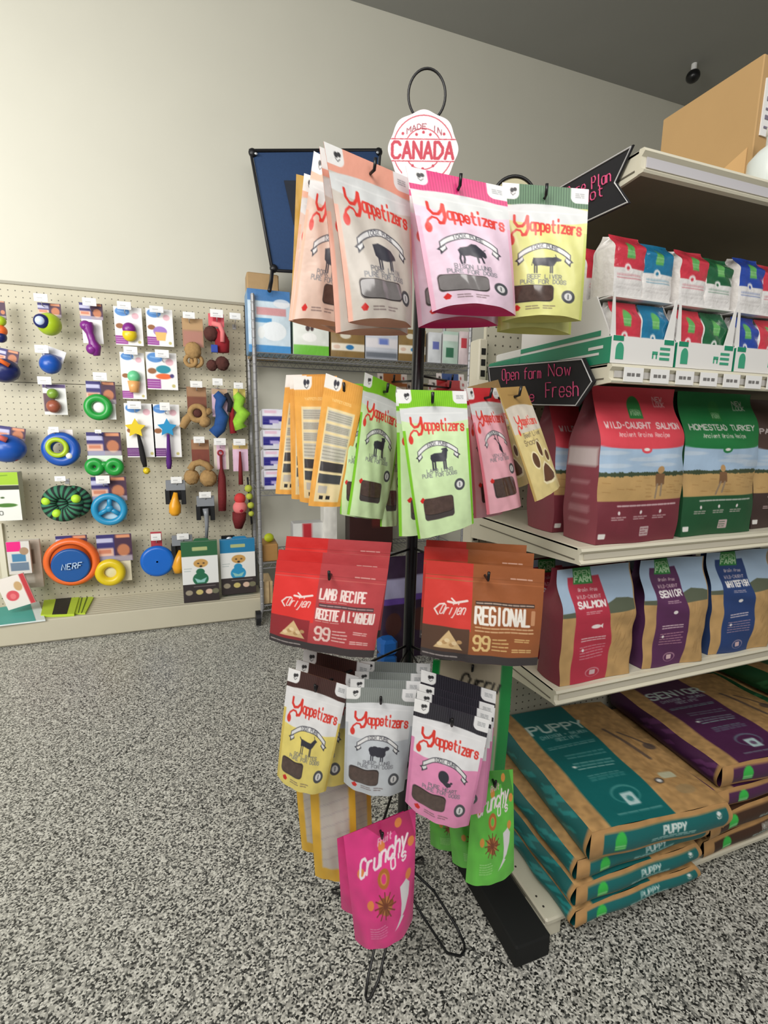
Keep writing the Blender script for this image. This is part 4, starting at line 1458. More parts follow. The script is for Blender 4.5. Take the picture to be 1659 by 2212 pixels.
# ---- sacks lying on the base deck
def sack(label, x0, x1, z0, z1, band, word, y0=.80, y1=1.27, rz=0., wave=.0, group=None, seed=0, side=None):
    w, t_, L = x1 - x0, z1 - z0, y1 - y0
    r = thing('food_sack', label, 'sack', ((x0 + x1) / 2, y0, z0), rz, group)
    topc = art_sack_top(band, word, 110)
    endc = art_sack_end(band, word, t_ / w)
    rs = random.Random(seed)
    p1, p2 = rs.uniform(0, 6.28), rs.uniform(0, 6.28)

    def crown(u, v):
        """extra height of the top face; v = 0 at the front"""
        return .012 * (1 - (2 * u - 1) ** 4) * np.clip(np.sin(np.pi * np.clip(v * .94 + .03, 0, 1)), 0, 1) ** .6 + wave * np.sin(7 * u + p1) + .002 * np.sin(16 * v + 6 * u + p2)
    ny, nx = topc.C.shape[:2]
    u, v = np.meshgrid(np.linspace(0, 1, nx), np.linspace(1, 0, ny))
    ins = .012
    Tp = np.stack([(u - .5) * (w - 2 * ins), ins * .6 + v * (L - ins * 1.2), t_ + crown(u, v)], -1)
    ny2, nx2 = endc.C.shape[:2]
    u2, v2 = np.meshgrid(np.linspace(0, 1, nx2), np.linspace(1, 0, ny2))
    bul = np.sin(np.pi * v2)
    zt = t_ + crown(u2, np.zeros_like(u2))
    En = np.stack([(u2 - .5) * (w - 2 * ins * (1 - bul)), ins * .6 * (1 - bul) - .006 * bul + .002 * np.sin(14 * u2 + p2), v2 * zt + (1 - v2) * wave * np.sin(7 * u2 + p1) * .8], -1)
    out = []
    sc_ = side or tuple(int(q * .95) for q in band)
    for sg in (-1, 1):
        T2, v3 = np.meshgrid(np.linspace(0, 1, 60), np.linspace(1, 0, 14))
        b3 = np.sin(np.pi * v3)
        ue = 0. if sg < 0 else 1.
        x = sg * (w / 2 - ins * (1 - b3) + .004 * np.sin(20 * T2 + 3 * v3 + p1) * b3)
        z = v3 * (t_ + crown(np.full_like(T2, ue), T2))
        Sd = np.stack([x, ins * .6 + T2 * (L - 1.2 * ins), z], -1)
        cc = np.ones(Sd.shape[:2] + (3,)) * np.array(rgb(*sc_))
        rr = random.Random(seed + 5)
        for _ in range(12):
            a, b_ = rr.uniform(0, .9), rr.uniform(.1, .8)
            mk = (T2 + .25 * v3 > a) & (T2 + .25 * v3 < a + .05) & (v3 > b_) & (v3 < b_ + .35)
            cc[mk] = np.array(rgb(*[min(255, int(q * 1.25 + 14)) for q in sc_]))
        cc[(T2 < .03)] = np.array(rgb(190, 146, 92))
        out.append((Sd if sg < 0 else Sd[:, ::-1], cc if sg < 0 else cc[:, ::-1]))
    back = np.stack([Tp[0], Tp[0] * np.array([1, 1, 0])], 0)
    bt = np.stack([np.stack([(np.linspace(0, 1, 8) - .5) * (w - 2 * ins), np.full(8, ins), np.zeros(8)], -1), np.stack([(np.linspace(0, 1, 8) - .5) * (w - 2 * ins), np.full(8, L - ins), np.zeros(8)], -1)], 0)
    link('sack_top', grids_mesh('sack_top', [(Tp, topc.C)]), r, MATTE_BAG)
    link('sack_end', grids_mesh('sack_end', [(En, endc.C)]), r, MATTE_BAG)
    link('sack_side', grids_mesh('sack_side', out[:1]), r, MATTE_BAG)
    link('sack_side', grids_mesh('sack_side', out[1:]), r, MATTE_BAG)
    link('sack_underside', grids_mesh('sack_underside', [(back, sc_), (bt, sc_)]), r, MATTE_BAG)
    return r


TEAL = (14, 108, 108)
PUR = (84, 38, 80)
BRN = (70, 44, 28)
sack('teal banded kraft sack, bottom of the teal stack', .80, 1.235, .064, .112, TEAL, 'PUPPY', .796, 1.27, seed=1)
sack('teal banded kraft sack, second from the bottom of the teal stack', .80, 1.235, .120, .178, TEAL, 'PUPPY', .80, 1.27, 0, seed=2)
sack('teal banded kraft sack, directly under the top teal one', .805, 1.25, .187, .245, TEAL, 'PUPPY', .806, 1.27, math.radians(-1), seed=3)
sack('teal banded kraft sack reading PUPPY, topmost of its stack', .822, 1.262, .256, .335, TEAL, 'PUPPY', .772, 1.28, math.radians(-5), seed=4)
sack('dark brown kraft sack, bottom of the purple topped stack', 1.30, 1.80, .064, .120, BRN, 'RECIPE', .84, 1.27, wave=.004, seed=5)
sack('brown kraft sack with a wavy edge, second in the purple topped stack', 1.30, 1.80, .134, .20, BRN, 'RECIPE', .83, 1.27, wave=.006, seed=6)
sack('purple banded kraft sack, second from the top of its stack', 1.33, 1.83, .216, .27, PUR, 'SENIOR', .83, 1.28, math.radians(-2), seed=7)
sack('purple banded kraft sack, topmost of its stack', 1.335, 1.83, .284, .35, PUR, 'SENIOR', .82, 1.28, math.radians(-5), seed=8)
for i, (z0, z1) in enumerate(((.064, .15), (.165, .25), (.265, .35), (.365, .44))):
    sack('dark green sack, %s of the stack at the right edge' % ('bottom', 'second', 'third', 'topmost')[i], 1.86, 2.3, z0, z1, (30, 92, 52), 'ADULT', .86, 1.28, seed=20 + i)


# ---- white and green display cases of small pouches on the third shelf
def art_small(col, nx=40, a=1.25):
    c_ = Cv(a, nx, (234, 232, 230))
    c_.rect(-.1, -.1, 1.1, a * .56, col)
    tree_arch(c_, .5, a * .30, .26, (96, 176, 92))
    c_.lines(.37, .63, a * .27, a * .36, 2, (180, 226, 170), .02, 1)
    c_.ell(.42, a * .56, .11, .09, (244, 242, 240))
    c_.ell(.42, a * .56, .05, .04, col)
    c_.lines(.1, .9, a * .64, a * .74, 2, tuple(int(q * .5 + 110) for q in col), .025, 2)
    c_.lines(.1, .9, a * .78, a * .9, 2, (206, 202, 200), .02, 3)
    return c_


SMC = {'red': (208, 56, 74), 'teal': (24, 118, 160), 'green': (28, 98, 60), 'blue': (34, 72, 170)}
SMA = {k_: art_small(v_) for k_, v_ in SMC.items()}
GRN = mat('teal_green_card', (26, 140, 104), .5)
CASEW = mat('white_case_card', (232, 231, 228), .55)
GLOSS = vmat('glossy_printed_film', .18, .7, .6, 70)
ZS = 1.433
lay = [(0, .757, ('red', 'teal'), .168), (1, .932, ('red', 'green'), .168), (2, 1.107, ('blue', 'red'), .168), (3, 1.282, ('green', 'teal'), .168)]
nm_ = ('leftmost', 'second', 'third', 'fourth')
for i, x0, cols, cw in lay:
    t = thing('display_case', 'white cardboard display case with a green band, %s from the left on the ticketed shelf' % nm_[i], 'display case', (x0, .792, ZS))
    MB().box(0, cw, 0, .004, 0, .052).build('front_lip', CASEW, t)
    for sx_ in (0, cw - .003):
        MB().add([(sx_ + dx, y, z) for dx in (0, .003) for y, z in ((.004, 0), (.30, 0), (.30, .13), (.05, .135), (.004, .052))],
                 [(0, 1, 2, 3, 4), (9, 8, 7, 6, 5)] + [(k_, k_ + 5, (k_ + 1) % 5 + 5, (k_ + 1) % 5) for k_ in range(5)]).build('side_wall', CASEW, t)
    for a_, b_, c1, c2 in ((0., .014, 0., .004), (cw - .026, cw, cw - .004, cw)):
        # angled wings either side of the opening
        MB().add([(x, y, z) for y in (.0045, .0065) for x, z in ((a_, .052), (b_, .052), (c2, .134), (c1, .134))],
                 [(0, 1, 2, 3), (7, 6, 5, 4), (0, 4, 5, 1), (1, 5, 6, 2), (2, 6, 7, 3), (3, 7, 4, 0)]).build('wing', CASEW, t)
    e = MB().box(-.0012, -.0002, .0, .30, .0, .05).box(-.0012, -.0002, .03, .30, .056, .066)
    for a_ in (.004, cw - .03):
        e.box(a_, a_ + .026, -.0008, 0, .043, .0525)
    e.build('green_band', GRN, t)
    MB().box(-.0022, -.0012, .03, .28, .018, .023).box(-.0022, -.0012, .02, .06, .030, .036).build('side_print', CASEW, t)
    e = MB()
    ar = [(.022 + .010 * math.cos(a_), .026 + .014 * math.sin(a_)) for a_ in [math.pi * k_ / 10 for k_ in range(11)]]
    e.poly_y(ar + [(.012, .008), (.032, .008)], -.0009, -.0001)
    e.build('arch_print', mat('green_print', (60, 160, 124), .6), t)
    e = MB()
    for k_ in range(3):
        e.box(.128, .155, -.0009, -.0001, .012 + .010 * k_, .017 + .010 * k_)
    e.box(.108, .122, -.0009, -.0001, .022, .028)
    e.box(.108, .111, -.0009, -.0001, .014, .023)
    e.box(.118, .121, -.0009, -.0001, .014, .023)
    e.build('lip_print', mat('green_print', (60, 160, 124), .6), t)
    MB().box(.004, cw - .004, .014, .30, .128, .131).build('tier_tray', CASEW, t)
    for j, cl in enumerate(cols):
        bw = (cw - .016) / 2
        xx_ = x0 + .008 + bw * (j + .5)
        low = gusset_bag('small_food_pouch', 'small %s and white pouch, lower row of the %s display case' % (cl, nm_[i]), 'pouch', bw - .004, .05, .122, SMA[cl], (226, 224, 222), (xx_, .792 + .036, ZS + .001), puff=.002, fold=.7, seed=i * 7 + j, shin=GLOSS)
        upb = gusset_bag('small_food_pouch', 'small %s topped pouch, upper row above the %s display case' % (cl, nm_[i]), 'pouch', bw + .001, .06, .118 - .006 * (j + i % 2), SMA[cl], (232, 228, 224), (xx_, .792 + .048, ZS + .132), puff=.003, fold=.75, seed=i * 9 + j + 3, shin=GLOSS)
        if i == 0 and j == 0:
            for k_ in (1, 2):
                gusset_bag('small_food_pouch', 'small red topped pouch, %s behind the upper left front one' % ('first', 'second')[k_ - 1], 'pouch', bw, .055, .116, SMA[cl], (236, 232, 228), (xx_, .84 + .072 * k_, ZS + .132), puff=.003, fold=.6, seed=50 + k_, shin=GLOSS)

# green and white carton lying behind the cases
c0 = W(1225, 738, .95)
t = thing('flat_carton', 'green and white carton left of the display cases on the ticketed shelf', 'carton', (.80, 1.11, ZS))
MB().rbox(-.04, .10, -.01, .14, .001, .05, .003).build('carton_body', GRN, t)
MB().rbox(-.03, .09, 0, .12, .0505, .072, .003).build('carton_lid', CASEW, t)
MB().box(-.041, .10, -.0115, -.0102, .02, .025).build('carton_stripe', CASEW, t)


# ---- chalk arrow signs
def WX(px, py, X):
    d = ray(px, py)
    t = X / d[0]
    return Vector((X, t * d[1], CAM_H + t * d[2]))


def chalk_sign(label, pts, X0, words):
    """flat sign fixed along the shelf ends; pts = outline on the plane x = X0"""
    P = [WX(p[0], p[1], X0) for p in pts]
    c_ = sum(P, Vector()) / len(P)
    t_ = thing('chalk_sign', label, 'sign', c_)
    q = [p - c_ for p in P]
    n = len(q)
    off = Vector((.004, 0, 0))
    MB().add(q + [p + off for p in q], [tuple(range(n)), tuple(range(2 * n - 1, n - 1, -1))] + [(i, i + n, (i + 1) % n + n, (i + 1) % n) for i in range(n)]).build('board', mat('chalkboard', (30, 30, 34), .8), t_)
    fr = MB()
    fr.tube([p * .955 - off * .25 for p in q], .0014, 6, closed=True)
    fr.build('white_border', mat('white_chalk_line', (214, 214, 214), .7), t_)
    for word, px, py, hh, ww, sl_ in words:
        tx = MB()
        adv = ww / len(word)
        for k_, ch in enumerate(word):
            if ch not in GLY:
                continue
            for st in GLY[ch].split('|'):
                L = []
                for s_ in st.split(' '):
                    gx = px + int(s_[0]) / 4. * adv * .72 + k_ * adv
                    gy = {'a': -1, 'b': -2}.get(s_[1])
                    gy = (int(s_[1]) if gy is None else gy) / 6. * hh
                    L.append(WX(gx, py - gy + sl_ * (gx - px), X0) - c_ - off * .35)
                tx.tube(L, .0013, 5)
        tx.build('chalk_writing', mat('pink_chalk', (232, 92, 140), .8), t_)
    return t_


chalk_sign('black chalk arrow sign reading Open farm Now, Fresh in pink', [(1052, 792), (1262, 773), (1285, 824), (1248, 878), (1160, 876), (1060, 872)], .748,
           [('Open farm', 1086, 822, 24, 86, -.06), ('Now', 1186, 813, 26, 52, -.06), ('More', 1106, 868, 22, 52, -.02), ('Fresh', 1180, 859, 32, 74, -.05)])
chalk_sign('black chalk arrow sign with a notched end beside the topmost shelf', [(1195, 412), (1368, 312), (1330, 394), (1360, 438), (1225, 500)], .748,
           [('Pure Plan', 1225, 432, 26, 98, -.42), ('Not', 1262, 440, 24, 44, -.42)])


# ------------------------------------------------------------------ toys on the pegboard
class Toy:
    """one product hanging in front of the pegboard; pixel helpers give local metres on its own plane"""

    def __init__(s, name, label, cat, px, py, Y=3.50, group=None):
        s.o = W(px, py, Y)
        s.Y = Y
        s.r = thing(name, label, cat, s.o, 0, group)
        s.k = (W(px, py, Y).z - W(px, py + 10, Y).z) / 10

    def L(s, px, py, y=0.):
        p = W(px, py, s.Y) - s.o
        return Vector((p.x, y, p.z))

    def box(s, nm, x0, y0, x1, y1, m, t=.01, y=0., r=.002):
        c_, w, h = rect(x0, y0, x1, y1, s.Y)
        c_ -= s.o
        return MB().rbox(c_.x - w / 2, c_.x + w / 2, y, y + t, c_.z - h / 2, c_.z + h / 2, min(r, t / 3)).build(nm, m, s.r)

    def card(s, nm, x0, y0, x1, y1, cv, t=.004, y=0., side=(235, 235, 232), tilt=0.):
        """printed card: cv is a canvas function of aspect"""
        c_, w, h = rect(x0, y0, x1, y1, s.Y)
        c_ -= s.o
        cvs = cv(h / w)
        u, v = np.meshgrid(np.linspace(-.5, .5, cvs.nx), np.linspace(.5, -.5, cvs.ny))
        co, si = math.cos(tilt), math.sin(tilt)
        X_ = u * w * co - v * h * si + c_.x
        Z_ = u * w * si + v * h * co + c_.z
        F = np.stack([X_, np.full_like(X_, y), Z_], -1)
        Bk = F[::cvs.ny - 1, ::cvs.nx - 1][:, ::-1].copy()
        Bk[..., 1] = y + t
        ring = np.concatenate([F[0, :], F[1:, -1], F[-1, ::-1][1:], F[::-1, 0][1:]], 0)
        rb = ring.copy()
        rb[:, 1] = y + t
        return link(nm, grids_mesh(nm, [(F, cvs.C), (Bk, side), (np.stack([rb, ring], 0), side)]), s.r, PAPER, False)

    def ball(s, nm, px, py, r, m, ry=None, y=0., sx=1., jit=0., seed=0):
        p = s.L(px, py, y)
        R_ = r * s.k
        return MB().ell(p.x, p.y, p.z, R_ * sx, ry or R_, R_, n=24, m=16, jit=jit, seed=seed).build(nm, m, s.r, True)

    def ring(s, nm, px, py, R_, r_, m, y=0., colf=None, n=36, flat=1.):
        p = s.L(px, py, y)
        return MB().torus_y(R_ * s.k, r_ * s.k, p.x, p.y, p.z, n=n, m=14, colf=colf, flat=flat).build(nm, m, s.r, True)

    def tube(s, nm, pts, r, m, y=0.):
        rr = [q * s.k for q in r] if isinstance(r, (list, tuple)) else r * s.k
        P_ = [s.L(p[0], p[1], p[2] if len(p) > 2 else y) for p in pts]
        return MB().tube(P_, rr, 12).build(nm, m, s.r, True)

    def disc(s, nm, px, py, prof, m, y=0.):
        p = s.L(px, py, y)
        return MB().lathe_y([(a * s.k, b * s.k) for a, b in prof], 40, p.x, p.y, p.z).build(nm, m, s.r, True)


def peg(px, py, what, w=30, h=17, Y=3.45, low=10, grp=None):
    """steel peg hook with its white price tag; px,py = centre of the tag"""
    c_, ww, hh = rect(px - w / 2, py - h / 2, px + w / 2, py + h / 2, Y)
    b = Vector((c_.x, YP, c_.z - hh * .9))
    t_ = thing('peg_hook', 'white price tag on a steel peg hook ' + what, 'hook', b)
    MB().tube([(0, -.001, 0), (0, (Y - YP) * .9, 0), (0, Y - YP + .004, .008), (0, Y - YP + .004, hh * .6)], .0022, 6).build('rod', CHROME, t_, True)
    q = MB().rbox(-ww / 2, ww / 2, Y - YP - .002, Y - YP + .001, hh * .4, hh * 1.4, .0008).build('price_tag', WHITE, t_)
    g_ = MB()
    g_.box(-ww * .3, ww * .1, Y - YP - .003, Y - YP - .0021, hh * .8, hh * .95).box(-ww * .3, ww * .3, Y - YP - .003, Y - YP - .0021, hh * .55, hh * .62)
    g_.build('tag_print', mat('pale_grey_print', (196, 196, 196), .6), q)
    MB().box(-.012, .012, -.003, .0, -.02, .012).build('base_clip', CHROME, t_)


RUB = lambda n, c_, **k_: mat(n, c_, .35, coat=.15, **k_)
NAVY, ORANGE, LIME, BLUE = RUB('navy_rubber', (26, 36, 96)), RUB('orange_rubber', (240, 110, 46)), RUB('lime_rubber', (176, 204, 40)), RUB('blue_rubber', (24, 84, 178))
PURP, GREEN, YELL, REDT = RUB('purple_rubber', (128, 36, 134)), RUB('green_rubber', (34, 158, 62)), RUB('yellow_rubber', (232, 204, 30)), RUB('dark_red_rubber', (150, 24, 34))
CYAN, AMBER, GREYP = RUB('cyan_translucent_rubber', (40, 148, 196)), RUB('amber_rubber', (240, 168, 34)), RUB('grey_plastic', (136, 140, 146))
BLKP = mat('black_holder_plastic', (24, 25, 28), .4)
JUTE = mat('jute_plush', (170, 136, 88), .95, noise=.25, scale=60, bump=.8)
DKBR = mat('dark_brown_plush', (84, 46, 40), .95, noise=.4, scale=50, bump=.8)


def c_dogcard(a):
    """navy and orange toy card with small white text panel"""
    c_ = Cv(a, 30, (50, 44, 110))
    c_.rect(.5, 0, 1.1, a, (70, 40, 66)).ell(.75, a * .6, .18, .2, (190, 120, 84)).rect(.55, .02, .95, .12, (222, 150, 110))
    c_.rect(-.1, .12, .46, .26, (196, 196, 226)).rect(-.1, a * .5, .46, a * .8, (230, 190, 170)).rect(.05, a * .55, .4, a * .7, (206, 130, 100))
    c_.rect(.0, a * .8, 1, a + .1, (236, 236, 236), al=.6)
    return c_


def c_white(col, shape=None, sc=(150, 60, 150)):
    def f(a):
        c_ = Cv(a, 44, (242, 241, 240))
        c_.ell(.3, .18, .26, .17, (84, 140, 206))
        c_.line([(.15, .16), (.45, .2)], .05, (130, 176, 226))
        c_.ell(.76, .32, .13, .12, (232, 186, 196))
        c_.ell(.18, a * .5, .14, .1, (150, 96, 56))
        c_.rect(-.1, a - .36, .44, a - .04, sc)
        c_.lines(.02, .4, a - .32, a - .08, 3, (226, 200, 230), .02, 2)
        if shape == 'cone':
            c_.ell(.5, a * .60, .26, .2, col)
            c_.poly([(.3, a * .62), (.74, a * .62), (.68, a * .85), (.36, a * .85)], (236, 190, 110))
        if shape == 'fish':
            c_.ell(.55, a * .45, .24, .14, (30, 140, 160))
            c_.ell(.55, a * .64, .26, .1, (234, 104, 48))
            c_.ell(.82, a * .62, .07, .07, (70, 60, 120))
        c_.ell(.86, a - .14, .06, .06, (200, 190, 120))
        return c_
    return f


def c_plain(col, bits=()):
    def f(a):
        c_ = Cv(a, 24, col).noise(.05)
        for x0, y0, x1, y1, q in bits:
            c_.rect(x0, y0 * a, x1, y1 * a, q)
        return c_
    return f


# left edge column
t = Toy('ball_pack', 'orange and navy ball pack cut by the left edge, top row', 'dog toy', 2, 700)
t.card('card', -14, 650, 12, 690, c_dogcard)
t.ball('ball', 4, 695, 11, LIME, y=-.02)
t.ball('ball', 4, 716, 13, ORANGE, y=-.02)
t.ball('ball', 5, 730, 12, NAVY, y=-.025)
t = Toy('rubber_football', 'navy and orange rubber football at the left edge, second row', 'dog toy', 14, 790)
t.card('card', -12, 754, 40, 784, c_dogcard, tilt=-.2)
t.ball('ball_body', 14, 802, 26, NAVY, y=-.04, sx=1.15)
t.tube('stripe', [(-8, 788, -.10), (14, 782, -.115), (34, 794, -.10)], 5, ORANGE)
t = Toy('rubber_football', 'large blue rubber football with a red flash, at the left edge', 'dog toy', 22, 960)
t.card('card', -10, 922, 55, 950, c_dogcard, tilt=-.15)
t.ball('ball_body', 20, 968, 30, BLUE, y=-.04, sx=1.2)
t.tube('stripe', [(-6, 950, -.11), (12, 942, -.12), (30, 950, -.11)], 6, mat('coral_rubber', (226, 110, 104), .4))
t.ball('valve', 38, 985, 10, REDT, y=-.05)
t = Toy('treat_box', 'lime topped white box hanging at the left edge', 'box', 28, 1070)


def c_limebox(a):
    c_ = Cv(a, 60, (232, 234, 226))
    c_.rect(-.1, -.1, 1.1, a * .26, (160, 200, 40)).line([(.2, .14), (.7, .10)], .03, (110, 150, 30))
    c_.rect(-.1, a * .27, 1.1, a * .36, (40, 46, 30))
    c_.rect(-.1, a * .40, .4, a * .56, (126, 160, 50)).ell(.5, a * .52, .06, .03, (60, 90, 40))
    c_.ell(.6, a * .68, .3, .07, (70, 120, 40)).text('120', .1, a * .88, .13, (40, 44, 40), w=.4)
    return c_


t.card('box_front', -20, 1018, 54, 1120, c_limebox, t=.004, y=-.085)
c_, w_, h_ = rect(-20, 1018, 54, 1120, t.Y)
c_ -= t.o
MB().rbox(c_.x - w_ / 2, c_.x + w_ / 2, -.081, -.005, c_.z - h_ / 2, c_.z + h_ / 2, .003).build('box_body', mat('pale_box_card', (206, 204, 186), .6), t.r)

# column two
t = Toy('rubber_football', 'lime green football with a navy and white oval badge', 'dog toy', 108, 700)
t.card('card', 82, 655, 132, 684, c_dogcard)
t.ball('ball_body', 112, 704, 24, LIME, y=-.05, jit=.01)
t.ball('badge_ring', 101, 701, 15, NAVY, ry=.02, y=-.105)
t.ball('badge', 100, 701, 10, mat('pale_blue_print', (196, 212, 240), .4), ry=.02, y=-.113)
peg(88, 643, 'above the lime football')
t = Toy('squeaky_ball', 'solid blue squeaky ball under a white and silver bag topper', 'dog toy', 114, 784)
t.card('card', 92, 752, 140, 780, c_plain((226, 226, 232), ((.1, .5, .9, .8, (120, 126, 170)),)), tilt=-.35)
t.ball('ball_body', 112, 788, 21, BLUE, y=-.03)
peg(90, 754, 'tilted above the blue squeaky ball')
t = Toy('carded_ball_pair', 'small card with a green ball above a brown one', 'dog toy', 120, 860)
t.card('card', 94, 830, 144, 896, c_plain((226, 228, 224), ((0, 0, 1, .12, (80, 60, 110)), (0, .3, .5, .9, (90, 60, 70)))))
t.ball('green_ball', 116, 851, 11, RUB('moss_rubber', (130, 166, 60)), y=-.02)
t.ball('brown_ball', 118, 878, 14, RUB('brown_rubber', (160, 88, 66)), y=-.02)
peg(96, 822, 'above the green and brown ball card')
t = Toy('tyre_toy', 'blue ring toy with a lime inner ring', 'dog toy', 133, 968)
t.card('card', 104, 928, 158, 956, c_plain((240, 230, 226), ((.1, .3, .5, .9, (200, 150, 120)),)))
t.ring('outer_ring', 134, 970, 26, 11, BLUE, y=-.02)
t.ring('inner_ring', 128, 966, 17, 5, LIME, y=-.045)
t.ball('white_marking', 154, 984, 7, WHITE, ry=.02, y=-.04)
peg(116, 928, 'above the blue and lime ring toy', w=22, h=12)
t = Toy('rope_wreath', 'dark green and black striped rope ring with lime clips', 'dog toy', 145, 1084)
DG = lambda a, b: (22, 34, 34) if int(a * 36 / 6.283 * 1.0) % 2 else (60, 128, 96)
t.ring('rope_ring', 138, 1086, 25, 14, vmat('striped_cord', .8, 0, .5), y=-.03, colf=DG, n=108)
t.ring('rope_ring', 158, 1084, 22, 13, vmat('striped_cord', .8, 0, .5), y=.005, colf=DG, n=108)
for x_, y_ in ((106, 1080), (128, 1106), (170, 1074)):
    t.ball('lime_clip', x_, y_, 9, mat('neon_lime', (190, 240, 60), .5), y=-.055 if x_ < 160 else -.07)
peg(130, 1034, 'above the striped rope ring', w=24, h=11)
t = Toy('flying_disc', 'orange rimmed flying disc with a blue centre reading NERF', 'dog toy', 157, 1212)
t.card('card', 122, 1156, 190, 1190, c_dogcard, y=-.01)
t.disc('disc_rim', 157, 1212, [(20, 14), (46, 12), (51, 4), (51, -6), (46, -12), (41, -11), (37, -8)], ORANGE, y=-.01)
t.disc('disc_centre', 157, 1218, [(5, 2), (36, 2), (36, -10), (34, -13), (32.5, -13.4), (31, -13.4), (15, -13.5), (2, -13.6)], RUB('royal_blue_fabric', (26, 88, 160)), y=-.012)
nf = MB()
bp = t.L(139, 1226, -.0625)
for k_, ch in enumerate('NERF'):
    for st in GLY[ch].split('|'):
        nf.tube([bp + Vector(((int(q[0]) / 4 * 6.5 + k_ * 9.6 + int(q[1]) * .4) * t.k, 0, int(q[1]) / 6 * 12 * t.k + k_ * .6 * t.k)) for q in st.split(' ')], 1.25 * t.k, 5)
nf.build('disc_lettering', mat('pale_lettering', (190, 214, 240), .5), t.r)

# column three
t = Toy('bone_chew', 'glossy purple bone on a white backing card', 'dog toy', 200, 715)
t.card('card', 172, 655, 222, 690, c_dogcard)
t.card('backing', 178, 688, 222, 742, c_plain((240, 240, 238)), y=.001)
t.tube('bone', [(190, 700), (192, 708), (197, 722), (202, 738), (208, 752), (212, 770)], [12, 13, 8, 8, 13, 7], PURP, y=-.035)
t.ball('bone_knob', 188, 706, 11, PURP, y=-.04)
t.ball('bone_knob', 202, 756, 12, PURP, y=-.04)
peg(193, 652, 'above the purple bone')
t = Toy('ring_chew', 'green ring with a white centre below its card', 'dog toy', 217, 865)
t.card('card', 187, 824, 250, 872, c_dogcard)
t.card('backing', 200, 862, 250, 906, c_plain((236, 238, 236)), y=.002)
t.ring('ring_body', 214, 880, 20, 8.5, GREEN, y=-.025)
t.ball('ring_centre', 214, 880, 12, WHITE, ry=.012, y=-.015)
peg(216, 813, 'above the green ring')
t = Toy('dumbbell_chew', 'green dumbbell shaped chew below its navy card', 'dog toy', 227, 975)
t.card('card', 188, 934, 262, 984, c_dogcard)
t.card('backing', 190, 984, 266, 1024, c_plain((226, 236, 224)), y=.002)
for x_ in (206, 248):
    t.ring('chew_lobe', x_, 1008, 11, 8.5, GREEN, y=-.02)
t.tube('chew_bar', [(212, 1003), (240, 1003)], 7, GREEN, y=-.02)
peg(212, 932, 'above the green dumbbell chew', w=14, h=8)
t = Toy('wheel_chew', 'translucent blue wheel disc below its navy card', 'dog toy', 237, 1075)
t.card('card', 198, 1030, 274, 1082, c_dogcard)
t.ring('wheel_rim', 238, 1099, 28, 7, CYAN, y=-.025)
t.ball('wheel_hub', 238, 1097, 8, CYAN, y=-.025, ry=.02)
for a_ in (90, 210, 330):
    t.tube('spoke', [(238, 1097), (238 + 26 * math.cos(math.radians(a_)), 1097 - 26 * math.sin(math.radians(a_)))], 5, CYAN, y=-.022)
t.card('backing', 206, 1070, 272, 1124, c_plain((186, 214, 226)), y=.002)
peg(222, 1036, 'in front of the blue wheel disc card')
t = Toy('ring_chew', 'yellow ring below its navy card, lowest row', 'dog toy', 245, 1212)
t.card('card', 210, 1154, 286, 1212, c_dogcard, y=-.004)
t.card('backing', 216, 1206, 284, 1256, c_plain((226, 218, 190)), y=.002)
t.ring('ring_body', 240, 1234, 20, 9, YELL, y=-.025)
t.ball('ring_centre', 241, 1234, 13, mat('cream_rubber', (226, 220, 176), .5), ry=.012, y=-.012)

# white carded toys
t = Toy('carded_cupcake_toy', 'white card with a purple and yellow cupcake toy', 'dog toy', 278, 700)
t.card('card', 248, 664, 308, 746, c_white((140, 60, 140)))
t.ball('toy_top', 280, 712, 14, PURP, y=-.02, ry=.03)
t.ball('toy_base', 281, 724, 15, YELL, y=-.02, ry=.03)
peg(268, 660, 'above the purple and yellow cupcake card')
t = Toy('carded_cone_toy', 'white card showing a lilac scoop on a yellow cone', 'dog toy', 344, 704)
t.card('card', 317, 668, 374, 748, c_white((160, 120, 200), 'cone'))
peg(338, 668, 'above the lilac scoop card', h=14)
t = Toy('carded_scoop_toy', 'white card with a mint scoop on an orange cone', 'dog toy', 285, 810)
t.card('card', 262, 762, 314, 862, c_white((110, 200, 150)))
t.ball('scoop', 290, 814, 13, RUB('mint_rubber', (110, 206, 150)), y=-.02, ry=.03)
t.tube('cone', [(290, 824), (291, 848)], [13, 9], RUB('peach_rubber', (238, 176, 110)), y=-.018)
peg(282, 757, 'above the mint scoop card')
t = Toy('carded_fish_toy', 'white card with orange and teal toys, right of the mint scoop', 'dog toy', 350, 805)
t.card('card', 317, 762, 383, 842, c_white((30, 140, 160), 'fish'))
peg(350, 764, 'above the orange and teal card')
t = Toy('star_rope_toy', 'white card with a yellow star on a black rope', 'dog toy', 305, 935)
t.card('card', 272, 872, 334, 988, c_white((240, 200, 40), sc=(96, 36, 110)))


def star(toy, px, py, r_, m_, y=-.03):
    p = toy.L(px, py)
    pts = []
    for i in range(10):
        a_ = math.pi / 2 + i * math.pi / 5
        q = (r_ if i % 2 == 0 else r_ * .52) * toy.k
        pts.append((p.x + q * math.cos(a_), p.z + q * math.sin(a_)))
    MB().poly_y(pts, y - .008, y + .008).build('star', m_, toy.r)


